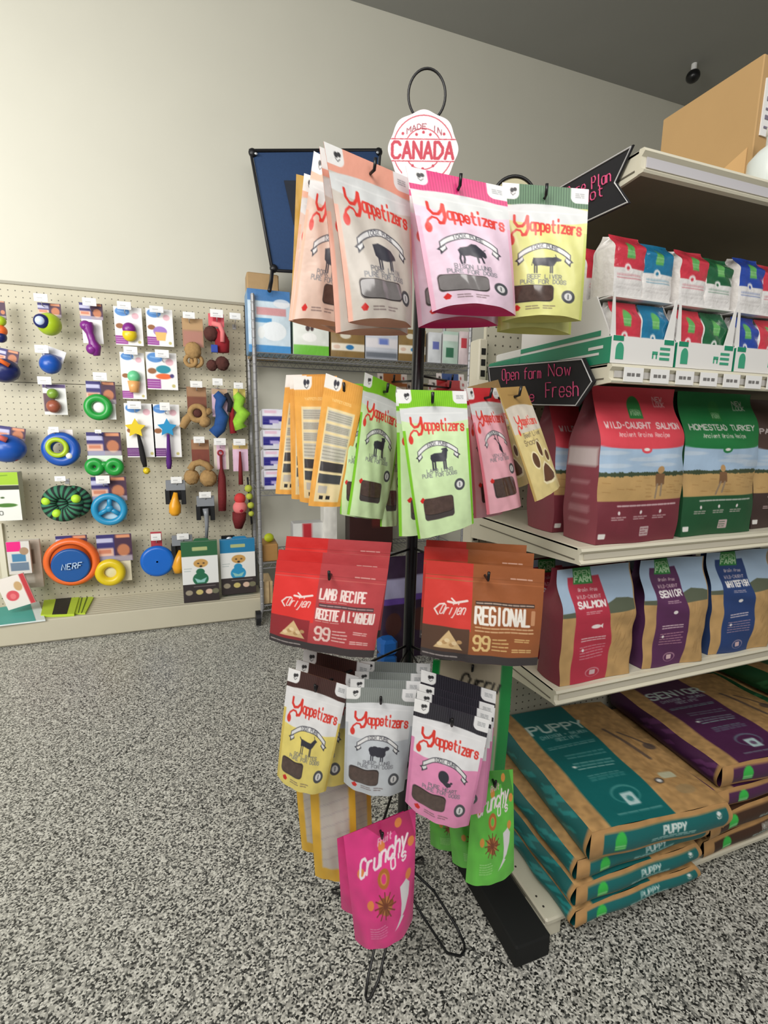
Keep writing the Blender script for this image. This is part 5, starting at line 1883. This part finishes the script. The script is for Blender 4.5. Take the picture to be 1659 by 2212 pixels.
star(t, 294, 925, 21, YELL)
t.tube('rope', [(300, 938, -.03), (306, 965, -.03), (311, 992, -.03), (315, 1008, -.03)], [3, 5, 6, 4], mat('black_rope', (26, 24, 26), .9))
t.ball('rope_end', 318, 1016, 7, YELL, y=-.03, jit=.15)
peg(290, 875, 'above the yellow star card')
t = Toy('star_rope_toy', 'white card with a blue star on a purple rope', 'dog toy', 360, 935)
t.card('card', 331, 874, 390, 988, c_white((30, 150, 200), sc=(96, 36, 110)))
star(t, 362, 924, 20, RUB('sky_rubber', (30, 146, 200)))
t.tube('rope', [(364, 938, -.03), (365, 965, -.03), (366, 1000, -.03), (366, 1012, -.03)], [3, 4, 6, 4], mat('purple_rope', (86, 34, 120), .9))
peg(356, 878, 'above the blue star card', w=22)

# jute plush toys
t = Toy('jute_plush_toy', 'jute plush with two hanging loops under a kraft card', 'dog toy', 417, 740)
t.card('card', 394, 688, 439, 750, c_plain((166, 124, 96), ((0, .0, 1, .4, (184, 148, 104)), (.05, .45, .95, .98, (176, 122, 106)))))
t.ball('plush_body', 417, 758, 18, JUTE, y=-.02, ry=.035, jit=.06, seed=1)
t.ring('loop', 412, 780, 11, 4.5, JUTE, y=-.02)
t.ring('loop', 425, 780, 11, 4.5, JUTE, y=-.005)
peg(408, 681, 'above the two loop jute plush', w=26, h=14)
t = Toy('monkey_plush_toy', 'dark brown plush with a red and pink body and a blue label', 'dog toy', 471, 740)
t.card('card', 450, 678, 484, 706, c_plain((222, 96, 106), ((.3, .2, .8, .6, (190, 40, 60)),)))
t.ball('plush_head', 456, 722, 16, DKBR, y=-.02, jit=.06, seed=2)
t.tube('plush_body', [(470, 712), (480, 740), (482, 762)], [12, 16, 13], mat('red_plush', (150, 30, 40), .9, noise=.2, bump=.5), y=-.01)
t.tube('scarf', [(458, 702, -.05), (474, 706, -.06), (480, 720, -.06), (480, 742, -.06)], [5, 6, 5, 5], mat('pink_plush', (236, 130, 130), .9))
t.box('label_tab', 456, 748, 470, 764, mat('blue_label', (34, 66, 160), .6), t=.02, y=-.07)
t.ball('plush_foot', 458, 790, 12, DKBR, y=-.02, jit=.08, seed=3)
t.ball('plush_foot', 480, 786, 15, DKBR, y=-.02, jit=.08, seed=4)
peg(468, 677, 'above the dark brown monkey plush', w=28)
peg(508, 683, 'hanging empty beside the chrome rack', w=24, h=14)
t = Toy('jute_plush_toy', 'jute plush with a round dark opening, second of three', 'dog toy', 428, 885)
t.card('card', 404, 836, 446, 888, c_plain((120, 66, 44), ((0, 0, 1, .4, (160, 120, 84)),)))
t.ring('plush_ring', 427, 893, 15, 6, JUTE, y=-.03)
t.tube('plush_arm', [(415, 894), (402, 908), (394, 924)], [8, 9, 7], JUTE, y=-.02)
t.tube('plush_arm', [(438, 894), (448, 890), (456, 886)], [8, 8, 6], JUTE, y=-.02)
t.ball('plush_body', 442, 910, 13, JUTE, y=-.02, jit=.08, seed=5)
t.ball('plush_nose', 427, 893, 9, DKBR, y=-.03, ry=.02)
peg(424, 830, 'above the jute plush with the dark opening', w=26, h=14)
t = Toy('knotted_plush_toy', 'blue and black knotted plush on a pink backing', 'dog toy', 474, 890)
t.card('card', 458, 840, 492, 900, c_plain((206, 176, 196), ((0, 0, 1, .2, (190, 160, 130)),)))
t.tube('plush_body', [(466, 850), (478, 862), (472, 880), (480, 900), (474, 925), (460, 938)], [8, 12, 8, 14, 13, 12], mat('blue_plush', (34, 78, 140), .9, noise=.3, bump=.5), y=-.025)
t.tube('black_limb', [(488, 850, -.02), (498, 870, -.02), (494, 890, -.02)], [5, 6, 4], mat('black_plush', (28, 26, 34), .9))
peg(470, 825, 'above the blue knotted plush', w=22, h=15)
t = Toy('knotted_plush_toy', 'lime green knotted plush with a dark red tail', 'dog toy', 515, 895)
t.card('card', 504, 840, 530, 870, c_plain((226, 206, 110)))
t.tube('plush_body', [(508, 852), (518, 862), (514, 880), (526, 892), (514, 912), (520, 926)], [8, 12, 11, 15, 12, 14], mat('lime_plush', (150, 206, 60), .9, noise=.3, bump=.5), y=-.02)
t.tube('red_tail', [(502, 880, -.01), (500, 910, -.01), (504, 936, -.01)], [4, 6, 7], mat('red_plush', (150, 30, 40), .9, noise=.2, bump=.5))
peg(515, 833, 'above the lime knotted plush', w=20, h=13)
t = Toy('jute_plush_toy', 'jute plush with an arched head, lowest of three', 'dog toy', 432, 1005)
t.card('card', 414, 950, 452, 1002, c_plain((122, 60, 44), ((0, 0, 1, .4, (158, 116, 82)),)))
t.tube('plush_arch', [(412, 1014), (418, 1002), (432, 998), (446, 1003), (456, 1014)], [8, 7, 7, 7, 8], JUTE, y=-.03)
t.ball('plush_foot', 414, 1030, 16, JUTE, y=-.02, jit=.08, seed=7)
t.ball('plush_foot', 450, 1032, 18, JUTE, y=-.02, jit=.08, seed=8)
peg(430, 950, 'above the lowest jute plush', w=24, h=14)
t = Toy('feather_wand', 'long dark red tassel toy on a pale pink card', 'dog toy', 478, 1000)
t.card('card', 462, 958, 494, 1014, c_plain((226, 190, 210), ((.0, 0, .2, 1, (214, 206, 186)), (.8, 0, 1, 1, (214, 206, 186)))))
t.ring('tassel_loop', 476, 978, 5, 1.8, REDT, y=-.02)
t.tube('tassel', [(477, 982), (478, 1010), (479, 1030), (480, 1070), (480, 1102)], [3, 3, 8, 9, 8], mat('dark_red_tassel', (112, 26, 30), .8, noise=.4, scale=140, bump=.6), y=-.02)
peg(475, 954, 'above the dark red tassel toy', w=26, h=15)
t = Toy('tassel_bug_toy', 'red tassel toy with a round red and pink bug hanging low', 'dog toy', 518, 1010)
t.card('card', 503, 958, 536, 1018, c_plain((226, 190, 214), ((0, 0, 1, .2, (226, 196, 120)),)))
t.tube('cord', [(518, 975, -.02), (519, 1010, -.02), (520, 1046, -.02)], [2, 4, 5], mat('dark_red_cord', (120, 24, 30), .8))
t.ball('bug_head', 518, 1076, 12, mat('bright_red_plush', (210, 60, 60), .8), y=-.02)
t.ball('bug_band', 518, 1095, 15, mat('pink_plush', (236, 130, 130), .9), y=-.02)
t.ball('bug_mouth', 519, 1097, 10, mat('crimson_plush', (190, 20, 60), .8), y=-.035)
t.tube('bug_tail', [(517, 1106), (516, 1122), (515, 1140)], [15, 14, 8], mat('dark_red_tassel', (112, 26, 30), .8, noise=.4, scale=140, bump=.6), y=-.02)
peg(517, 955, 'above the red bug tassel', w=26, h=14)
t = Toy('ball_string_toy', 'string of small lime balls beside the chrome rack post', 'dog toy', 540, 1080)
for x_, y_, r_ in ((536, 1054, 8), (538, 1071, 7), (541, 1090, 7), (542, 1108, 6)):
    t.ball('lime_ball', x_, y_, r_, mat('olive_lime_plush', (186, 196, 70), .8), y=-.03)
t.tube('string', [(534, 1030, -.03), (538, 1080, -.03), (543, 1130, -.03)], 2, mat('black_rope', (26, 24, 26), .9))

# black holders with handles
def holder(px, py, label, mt, body, w=36):
    t_ = Toy('handle_toy', label, 'dog toy', px, py)
    t_.box('holder_top', px - w / 2, py - 34, px + w / 2, py - 12, GREYP, t=.03, y=-.04)
    t_.box('holder_side', px - w / 2 - 1, py - 14, px - w / 2 + 9, py + 18, BLKP, t=.03, y=-.035)
    t_.box('holder_side', px + w / 2 - 9, py - 14, px + w / 2 + 1, py + 18, BLKP, t=.03, y=-.035)
    t_.box('holder_back', px - w / 2, py - 14, px + w / 2, py + 10, BLKP, t=.01, y=-.01)
    body(t_)
    return t_


holder(380, 1070, 'black holder with an amber teardrop handle, below the star cards', AMBER, lambda q: q.tube('amber_handle', [(380, 1062), (379, 1076), (379, 1090), (379, 1104), (379, 1111)], [4, 7, 12, 12, 7], AMBER, y=-.045), w=42)
peg(381, 1037, 'on the upper amber handle holder', w=24, h=14)
holder(444, 1104, 'black holder with a long grey ball thrower handle', GREYP, lambda q: q.tube('grey_handle', [(444, 1096), (446, 1110), (447, 1130), (446, 1160)], [6, 5, 4, 3], GREYP, y=-.05), w=38)
peg(443, 1069, 'on the grey thrower holder', w=26, h=13)
holder(394, 1188, 'black holder with an amber handle, partly behind the green topped box', AMBER, lambda q: q.tube('amber_handle', [(392, 1186), (388, 1204), (387, 1220), (388, 1232)], [5, 9, 13, 10], AMBER, y=-.045), w=44)
peg(395, 1159, 'on the lower amber handle holder', w=26, h=13)
t = Toy('flying_disc', 'plain bright blue flying disc under a red tag', 'dog toy', 340, 1205)
t.card('card', 326, 1148, 350, 1182, c_plain((176, 52, 66)), y=-.01)
t.disc('disc_body', 341, 1210, [(10, 8), (30, 6), (33, 0), (32, -5), (28, -7.5), (26, -7.8), (25, -7.8), (12, -7.9), (2, -8)], RUB('bright_blue_disc', (14, 104, 204)), y=-.02)
peg(337, 1160, 'above the plain blue disc', w=22, h=15)
t = Toy('dark_holder_card', 'black rounded hanger top peeking over the blue topped box', 'card', 494, 1164)
t.box('holder_back', 478, 1156, 507, 1176, BLKP, t=.02, y=-.02)
t.ball('silver_badge', 495, 1165, 7, mat('silver_badge', (206, 210, 216), .3, metal=.3), ry=.01, y=-.022)

# leaning packs on the left of the deck
ZD = .147


def deck_pack(name, label, cat, x0, y0, x1, y1, Y, art, t=.03, tilt=0., side=(220, 220, 216)):
    q = Toy(name, label, cat, (x0 + x1) / 2, (y0 + y1) / 2, Y)
    q.card('pack_front', x0, y0, x1, y1, art, t=t, y=0, tilt=tilt, side=side)
    return q


def c_pinkpack(a):
    c_ = Cv(a, 40, (220, 216, 210))
    c_.rect(0, 0, .62, a * .3, (236, 26, 130)).rect(.2, a * .38, .8, a * .62, (70, 130, 170)).ell(.75, a * .3, .2, .2, (170, 140, 110))
    c_.rect(.1, a * .65, .9, a * .9, (110, 130, 150))
    return c_


def c_redtoy(a):
    c_ = Cv(a, 40, (240, 232, 224))
    c_.ell(.35, a * .6, .22, .22, (222, 84, 96)).ell(.35, a * .62, .1, .12, (240, 120, 126)).ell(.65, a * .35, .14, .2, (206, 170, 120)).rect(.82, 0, 1, a, (200, 60, 66))
    return c_


q = deck_pack('cat_toy_pack', 'pink and slate cat toy pack leaning at the left of the deck', 'toy pack', 16, 1170, 66, 1240, 3.44, c_pinkpack, .02)
q = deck_pack('cat_toy_pack', 'beige cat toy pack behind the pink and slate one', 'toy pack', 44, 1166, 90, 1270, 3.50, c_plain((178, 164, 150), ((.3, .2, .7, .5, (120, 96, 80)), (.2, .6, .6, .9, (200, 190, 180)))), .02)
q = deck_pack('toy_card', 'white card with a red round toy leaning on the left of the deck', 'toy pack', 2, 1244, 66, 1312, 3.38, c_redtoy, .012, tilt=.25)


def flat_pack(name, label, cat, corners, z, h, m, extra=None):
    """thin packs lying on the deck; corners in pixels at height z"""
    P = []
    for p in corners:
        d = ray(*p)
        k_ = (z + h - CAM_H) / d[2]
        P.append(Vector((k_ * d[0], k_ * d[1], z + h)))
    c_ = sum(P, Vector()) / len(P)
    t_ = thing(name, label, cat, (c_.x, c_.y, z))
    n = len(P)
    v_ = [(p.x - c_.x, p.y - c_.y, h) for p in P] + [(p.x - c_.x, p.y - c_.y, 0) for p in P]
    MB().add(v_, [tuple(range(n)), tuple(range(2 * n - 1, n - 1, -1))] + [(i, i + n, (i + 1) % n + n, (i + 1) % n) for i in range(n)]).build('pack_body', m, t_)
    if extra:
        for nm, f0, f1, m2 in extra:
            a, b, c2, d2 = [Vector(q) for q in v_[:4]]
            q_ = [a.lerp(b, f0), a.lerp(b, f1), d2.lerp(c2, f1), d2.lerp(c2, f0)]
            up_ = Vector((0, 0, .0015))
            MB().add([x + up_ for x in q_] + [x - up_ for x in q_], [(0, 1, 2, 3), (7, 6, 5, 4), (0, 4, 5, 1), (1, 5, 6, 2), (2, 6, 7, 3), (3, 7, 4, 0)]).build(nm, m2, t_)
    return t_


flat_pack('flat_mat_pack', 'white and teal flat pack lying at the left end of the deck', 'pack', [(-30, 1318), (84, 1298), (98, 1338), (-20, 1352)], ZD, .010, mat('pale_pack', (226, 236, 234), .5), [('teal_panel', .12, .82, mat('teal_print', (70, 170, 160), .5))])
LG = mat('lime_sock_fabric', (186, 212, 60), .8, noise=.1)
flat_pack('sock_pack', 'lime striped sock pack with a black band lying on the deck', 'pack', [(96, 1292), (172, 1285), (160, 1326), (88, 1328)], ZD, .016, LG, [('black_band', .34, .78, mat('black_gold_band', (40, 36, 30), .6, noise=.4, scale=50))])
flat_pack('sock_pack', 'lime striped sock pack, right one fanned out under the banded pack', 'pack', [(168, 1282), (202, 1290), (184, 1324), (162, 1324)], ZD, .010, LG, [('dark_stripe', .28, .36, mat('dark_stripe', (90, 110, 30), .8)), ('dark_stripe', .6, .68, mat('dark_stripe', (90, 110, 30), .8))])


def c_topbox(top, fig):
    def f(a):
        c_ = Cv(a, 70, (236, 238, 236))
        c_.rect(-.1, -.1, 1.1, a * .24, top).rect(.3, a * .09, .72, a * .15, (180, 190, 130), r=.02)
        c_.ell(.52, a * .36, .2, .13, (206, 160, 90)).ell(.45, a * .36, .03, .02, (50, 40, 40)).ell(.6, a * .36, .03, .02, (50, 40, 40)).ell(.52, a * .41, .04, .03, (50, 40, 40))
        c_.ell(.5, a * .62, .22, .2, fig).ell(.5, a * .50, .12, .1, fig).poly([(.33, a * .6), (.5, a * .64), (.67, a * .6), (.6, a * .68), (.4, a * .68)], (150, 206, 200))
        c_.lines(.06, .26, a * .42, a * .5, 2, (130, 150, 150), .014, 1)
        c_.rect(-.1, a * .70, 1.1, a * 1.1, (52, 44, 46))
        for x_, q in ((.16, (160, 150, 130)), (.45, (206, 190, 120)), (.72, (220, 190, 170)), (.9, (120, 120, 96))):
            c_.ell(x_, a * .84, .1, .08, q)
        c_.lines(.3, .9, a * .73, a * .76, 1, (190, 180, 180), .014, 2)
        return c_
    return f


for (x0, y0, x1, y1, top, fig, lb) in ((394, 1170, 472, 1300, (40, 100, 62), (34, 110, 76), 'green topped white box with a dog picture standing on the deck'), (477, 1165, 552, 1283, (30, 126, 176), (40, 150, 200), 'blue topped white box with a dog picture by the chrome rack')):
    Yb = 3.305 if x0 < 400 else 3.34
    t = Toy('puzzle_box', lb, 'box', (x0 + x1) / 2, (y0 + y1) / 2, Yb)
    t.card('box_front', x0, y0, x1, y1, c_topbox(top, fig), t=.004, y=0)
    c_, w_, h_ = rect(x0, y0, x1, y1, Yb)
    c_ -= t.o
    m_ = MB()
    pr = [(.005, -h_ / 2), (.075, -h_ / 2), (.075, h_ * .26), (.03, h_ * .5), (.005, h_ * .5)]
    n = len(pr)
    m_.add([(c_.x + sx_ * w_ * .497, y, c_.z + z) for sx_ in (-1, 1) for y, z in pr], [tuple(range(n)), tuple(range(2 * n - 1, n - 1, -1))] + [(i, i + n, (i + 1) % n + n, (i + 1) % n) for i in range(n)])
    m_.build('box_body', mat('box_side_' + ('g' if x0 < 400 else 'b'), top, .6), t.r)
    MB().poly_y([(c_.x - w_ * .18, c_.z + h_ * .5), (c_.x - w_ * .1, c_.z + h_ * .545), (c_.x + w_ * .22, c_.z + h_ * .545), (c_.x + w_ * .3, c_.z + h_ * .5)], .010, .013).build('carry_tab', mat('box_side_' + ('g' if x0 < 400 else 'b'), top, .6), t.r)

# ------------------------------------------------------------------ chrome wire rack
RX0, RX1, RY0, RY1 = .287, 1.76, 3.15, 3.56
wr = thing('wire_shelving_rack', 'chrome wire shelving rack on casters between the pegboard and the gondola', 'shelving unit', (RX0, RY0, 0))
PW, PD = RX1 - RX0, RY1 - RY0
for x_, y_ in ((0, 0), (PW, 0), (0, PD), (PW, PD)):
    pm = MB().tube([(x_, y_, .11), (x_, y_, 2.09)], .0125, 12)
    pm = MB()
    pts, rr = [], []
    for i in range(39):
        z = .11 + i * .0505
        pts += [(x_, y_, z), (x_, y_, z + .04), (x_, y_, z + .043), (x_, y_, z + .047)]
        rr += [.0125, .0125, .0105, .0105]
    pm.tube(pts, rr, 12)
    po = pm.build('post', CHROME, wr, False)
    cs = MB()
    cs.tube([(x_ - .045, y_, .05), (x_ - .015, y_, .05)], .049, 24)
    cs.build('caster_wheel', BLKP, wr)
    MB().tube([(x_ - .014, y_, .05), (x_ - .008, y_, .05)], .03, 16).tube([(x_ - .012, y_, .05), (x_, y_, .12)], .010, 8).build('caster_fork', CHROME, wr)
for z in (1.742, .90, .42, .13):
    m_ = MB()
    for yy in (0, PD):
        m_.tube([(0, yy, z), (PW, yy, z)], .004, 6)
        m_.tube([(0, yy, z - .035), (PW, yy, z - .035)], .004, 6)
        pts = []
        for i in range(60):
            pts.append((PW * i / 59, yy, z if i % 2 else z - .035))
        m_.tube(pts, .0022, 5)
    for xx in (0, PW):
        m_.tube([(xx, 0, z), (xx, PD, z)], .004, 6)
        m_.tube([(xx, 0, z - .035), (xx, PD, z - .035)], .004, 6)
    for i in range(1, 44):
        m_.tube([(PW * i / 44, 0, z), (PW * i / 44, PD, z)], .0022, 5)
    so = m_.build('wire_shelf', mat('dull_chrome_wire', (140, 140, 142), .35, metal=.3), wr)


def shelf_item(name, label, cat, x0, y0, x1, y1, zb, art=None, Y=3.17, dpt=.12, colr=(200, 200, 200), res=40):
    """boxed product on the wire rack: width and top from the photograph, standing at height zb"""
    c_, w_, h_ = rect(x0, y0, x1, y1, Y)
    top_ = W((x0 + x1) / 2, y0, Y).z
    h_ = max(.03, top_ - zb)
    t_ = thing(name, label, cat, (c_.x, Y, zb))
    MB().rbox(-w_ / 2, w_ / 2, .002, dpt, 0, h_, .006).build('package_body', mat('package_' + name, colr, .5, noise=.08, scale=30), t_)
    if art:
        cvs = art(h_ / w_)
        u, v = np.meshgrid(np.linspace(-.5, .5, cvs.nx), np.linspace(1, 0, cvs.ny))
        F = np.stack([u * w_ * .99, .0012 - .006 * np.sin(np.pi * v) * (1 - (2 * u) ** 2), v * h_ * .99 + .002], -1)
        link('package_front', grids_mesh('package_front', [(F, cvs.C)]), t_, FILM)
    return t_


def c_bluebag(a):
    c_ = Cv(a, 70, (206, 224, 236)).noise(.05)
    c_.rect(-.1, -.1, 1.1, a * .18, (60, 120, 180)).rect(.2, a * .28, .9, a * .4, (214, 120, 120), al=.7).rect(.15, a * .45, .55, a * .52, (40, 140, 200))
    c_.ell(.6, a * .65, .3, .22, (238, 244, 248)).ell(.3, a * .68, .08, .14, (235, 240, 240)).rect(-.1, a * .88, 1.1, a * 1.2, (48, 140, 206)).ell(.8, a * .2, .2, .1, (240, 240, 244), .8)
    return c_


def c_greenbag(a):
    c_ = Cv(a, 50, (232, 236, 230)).noise(.04)
    c_.ell(.4, a * .25, .06, .08, (70, 50, 50)).ell(.52, a * .25, .05, .07, (70, 50, 50)).ell(.45, a * .5, .2, .12, (250, 250, 248)).rect(-.1, a * .72, 1.1, a * 1.1, (112, 196, 60))
    return c_


def c_woodbox(a):
    c_ = Cv(a, 44, (140, 112, 64)).noise(.06)
    c_.ell(.42, a * .22, .16, .09, (220, 214, 196)).rect(-.1, a * .5, 1.1, a * .76, (238, 230, 214)).ell(.55, a * .63, .12, .07, (40, 120, 180)).ell(.16, a * .63, .1, .06, (220, 190, 170))
    return c_


ZT = 1.744
shelf_item('pad_bag', 'large blue and white bag of pads standing at the left of the top wire shelf', 'bag', 536, 626, 628, 757, ZT, c_bluebag, dpt=.2, colr=(120, 160, 196))
shelf_item('wipes_pack', 'white and green pack right of the blue pad bag', 'pack', 634, 690, 711, 760, ZT, c_greenbag, colr=(210, 222, 200))
shelf_item('brown_box', 'brown box with a white label band on the top wire shelf', 'box', 716, 712, 788, 768, ZT, c_woodbox, colr=(140, 112, 64))
shelf_item('flat_package', 'flat grey and white package next to the brown box', 'box', 790, 712, 860, 768, ZT, c_plain((200, 204, 214), ((0, .3, 1, .6, (230, 226, 230)), (.4, .3, .7, .5, (110, 130, 200)), (0, .75, 1, .95, (110, 116, 126)))), colr=(150, 154, 160))
shelf_item('brown_box', 'brown box with a white band nearer the rack pole', 'box', 862, 712, 920, 770, ZT, c_woodbox, colr=(140, 112, 64))
shelf_item('small_carton', 'small white carton with blue marks on the top wire shelf', 'carton', 926, 718, 954, 770, ZT, c_plain((222, 226, 230), ((.3, .3, .8, .55, (110, 120, 190)),)))
shelf_item('small_carton', 'small mint green carton on the top wire shelf', 'carton', 957, 716, 990, 770, ZT, c_plain((196, 220, 206), ((.2, .5, .7, .8, (60, 120, 90)), (0, .1, 1, .3, (232, 236, 232)))))
shelf_item('small_carton', 'small white and red carton at the right end of the top wire shelf', 'carton', 992, 716, 1012, 770, ZT, c_plain((232, 214, 216), ((.2, .2, .8, .5, (206, 70, 80)),)))
shelf_item('cardboard_carton', 'brown carton behind the blue pad bag under the pet bed', 'box', 536, 590, 604, 757, ZT, None, Y=3.40, dpt=.14, colr=(176, 144, 100))
c_purp = c_plain((228, 228, 238), ((0, .35, 1, .62, (44, 40, 136)), (.0, .62, .5, .8, (44, 40, 136)), (.35, .55, .8, .72, (190, 176, 230)), (.1, .05, .7, .2, (226, 190, 210))))
pz = [.902, .902 + .145, .902 + .29, .902 + .40]
for i in range(4):
    c_, w_, h_ = rect(568, 880, 612, 1050, 3.17)
    t = thing('purple_pack', 'white and purple soft pack, %s in the pile on the middle wire shelf' % ('lowest', 'second', 'third', 'topmost')[i], 'pack', (c_.x, 3.17, .902 + i * .128))
    MB().rbox(-w_ / 2, w_ / 2, .002, .16, 0, .122, .012).build('package_body', mat('white_soft_pack', (226, 226, 234), .4), t)
    cvs = c_purp(.122 / w_)
    u, v = np.meshgrid(np.linspace(-.5, .5, cvs.nx), np.linspace(1, 0, cvs.ny))
    link('package_front', grids_mesh('package_front', [(np.stack([u * w_ * .98, .001 - .008 * np.sin(np.pi * v), v * .12], -1), cvs.C)]), t, FILM)
shelf_item('white_carton', 'tall white carton seen under the orange pouches', 'carton', 700, 1040, 728, 1136, .422 + .0, c_plain((236, 234, 226)), colr=(232, 230, 222))
shelf_item('brown_carton', 'dark brown carton with a purple patch under the green pouches', 'carton', 756, 1080, 850, 1180, .422, c_plain((60, 36, 34), ((.1, .1, .45, .3, (110, 60, 150)), (.5, .2, .9, .5, (90, 40, 36)))), colr=(52, 32, 30))
shelf_item('tube_carton', 'white and red carton just above the red recipe pouches', 'carton', 634, 1130, 700, 1160, .422, c_plain((222, 222, 218), ((.3, 0, .6, 1, (196, 50, 60)),)), Y=3.2)
shelf_item('cardboard_carton', 'brown carton with a lime ball on it, low on the wire rack', 'box', 566, 1176, 602, 1246, .422, None, dpt=.2, colr=(176, 132, 76))
bp = W(582, 1167, 3.22)
t = thing('lime_ball', 'lime yellow ball resting on the brown carton of the wire rack', 'ball', (bp.x, 3.24, W(584, 1176, 3.17).z + .03))
MB().ell(0, 0, 0, .032, .032, .03).build('ball_body', mat('neon_lime', (200, 214, 40), .5), t, True)
shelf_item('pale_carton', 'pale brown carton on the lowest wire shelf', 'box', 570, 1256, 590, 1330, .132, c_plain((206, 178, 134), ((.6, 0, .7, 1, (120, 90, 60)),)), dpt=.2, colr=(206, 178, 134))

# raised pet bed leaning on top of the wire rack
A = [Wd(541, 326, 2.98), Wd(822, 324, 3.28), Wd(800, 596, 3.36), Wd(588, 584, 3.08)]
c_ = sum(A, Vector()) / 4
t = thing('pet_bed', 'navy mesh raised pet bed with a black frame leaning above the wire rack', 'pet bed', c_)
q = [p - c_ for p in A]
BF = mat('black_bed_frame', (22, 22, 26), .4)
MB().tube(q, .013, 10, closed=True).build('bed_frame', BF, t, True)
nrm2 = (q[1] - q[0]).cross(q[3] - q[0]).normalized()
ins = [p * .975 for p in q]
u, v = np.meshgrid(np.linspace(0, 1, 16), np.linspace(0, 1, 16))
qa = [np.array(p) for p in ins]
F = (qa[0] * (1 - u)[..., None] + qa[1] * u[..., None]) * (1 - v)[..., None] + (qa[3] * (1 - u)[..., None] + qa[2] * u[..., None]) * v[..., None]
F = F - np.array(nrm2) * (.02 * np.sin(np.pi * u) * np.sin(np.pi * v))[..., None]
link('bed_fabric', grids_mesh('bed_fabric', [(F, (30, 50, 84))]), t, mat('navy_mesh_fabric', (44, 72, 114), .8, noise=.15, scale=80))
vv = np.array(nrm2) * -.028
P4 = [(qa[0] * (1 - a) + qa[1] * a) * (1 - b) + (qa[3] * (1 - a) + qa[2] * a) * b + (-np.array(nrm2) * .024) for a, b in ((.2, .25), (.85, .25), (.85, .62), (.24, .62))]
MB().add(P4 + [p + np.array(nrm2) * .004 for p in P4], [(0, 1, 2, 3), (7, 6, 5, 4)]).build('dark_panel', mat('charcoal_mesh', (44, 50, 62), .8), t)
for p in q:
    MB().ell(p.x * .97, p.y, p.z * .97, .026, .02, .026).build('corner_joint', BF, t, True)
for p in q[:2]:
    MB().ell(*(p * .93 + Vector((0, -.022, 0))), .010, .006, .007).build('rivet', mat('silver_badge', (206, 210, 216), .3, metal=.3), t, True)
lg = W(582, 628, 3.12) - c_
MB().tube([q[3], q[3] * .99 + (lg - q[3]) * .6, lg], .012, 10).build('leg', BF, t, True)
MB().tube([q[2], q[2] + Vector((.0, -.05, -.12))], .012, 10).build('leg', BF, t, True)

# dark food bags standing in the aisle beyond the spinner rack
pb_ = Cv(2.6, 40, (46, 26, 52)).noise(.1)
pb_.rect(-.1, .5, 1.1, .95, (150, 146, 176)).rect(-.1, .95, 1.1, 1.1, (90, 60, 140)).ell(.4, 1.6, .3, .3, (70, 34, 30))
for i, (x_, y_, lb) in enumerate(((.93, 2.42, 'left'), (1.10, 2.46, 'middle'), (1.28, 2.50, 'right'))):
    gusset_bag('tall_food_bag', 'dark purple food bag standing beyond the rack pole, %s one' % lb, 'bag', .155, .10, .60, pb_, (46, 26, 52), (x_, y_, .001), seed=40 + i)
t = thing('blue_tub', 'small blue lidded tub on the floor beyond the red recipe pouches', 'tub', (.855, 2.30, .001))
MB().rbox(-.045, .045, -.045, .045, 0, .10, .012).build('tub_body', mat('blue_tub_plastic', (20, 84, 150), .4), t)
MB().rbox(-.047, .047, -.047, .047, .102, .19, .015).build('tub_lid', mat('blue_tub_lid', (24, 96, 176), .35), t)


# ------------------------------------------------------------------ groups of repeated things
GROUPS = {'treat_pouch': 'treat pouches hanging on the spinner rack', 'food_pouch': 'landscape food pouches on the third tier', 'biscuit_bag': 'biscuit bags on the lowest tier',
          'metal_shelf': 'shelves of the gondola', 'food_bag': 'large food bags on the middle shelf', 'kraft_food_bag': 'kraft food bags on the lowest raised shelf',
          'food_sack': 'sacks piled on the base deck', 'display_case': 'display cases on the ticketed shelf', 'small_food_pouch': 'small pouches in the display cases',
          'chalk_sign': 'chalk arrow signs on the gondola', 'peg_hook': 'peg hooks with price tags', 'purple_pack': 'soft packs piled on the wire rack',
          'jute_plush_toy': 'jute plush toys on the pegboard', 'rubber_football': 'rubber footballs on the pegboard', 'handle_toy': 'black holders with handles on the pegboard',
          'ring_chew': 'ring chews on the pegboard', 'star_rope_toy': 'star rope toys on the pegboard', 'knotted_plush_toy': 'knotted plush toys on the pegboard',
          'puzzle_box': 'boxes standing on the deck', 'small_carton': 'small cartons on the top wire shelf', 'brown_box': 'brown boxes on the top wire shelf',
          'cardboard_carton': 'brown cartons on the wire rack', 'tall_food_bag': 'dark food bags beyond the pole', 'sock_pack': 'sock packs on the deck',
          'flying_disc': 'flying discs on the pegboard', 'cat_toy_pack': 'cat toy packs on the deck'}
for o in bpy.data.objects:
    if o.parent is None and o.get('label'):
        b_ = o.name.split('.')[0]
        if b_ in GROUPS and not o.get('group'):
            o['group'] = GROUPS[b_]
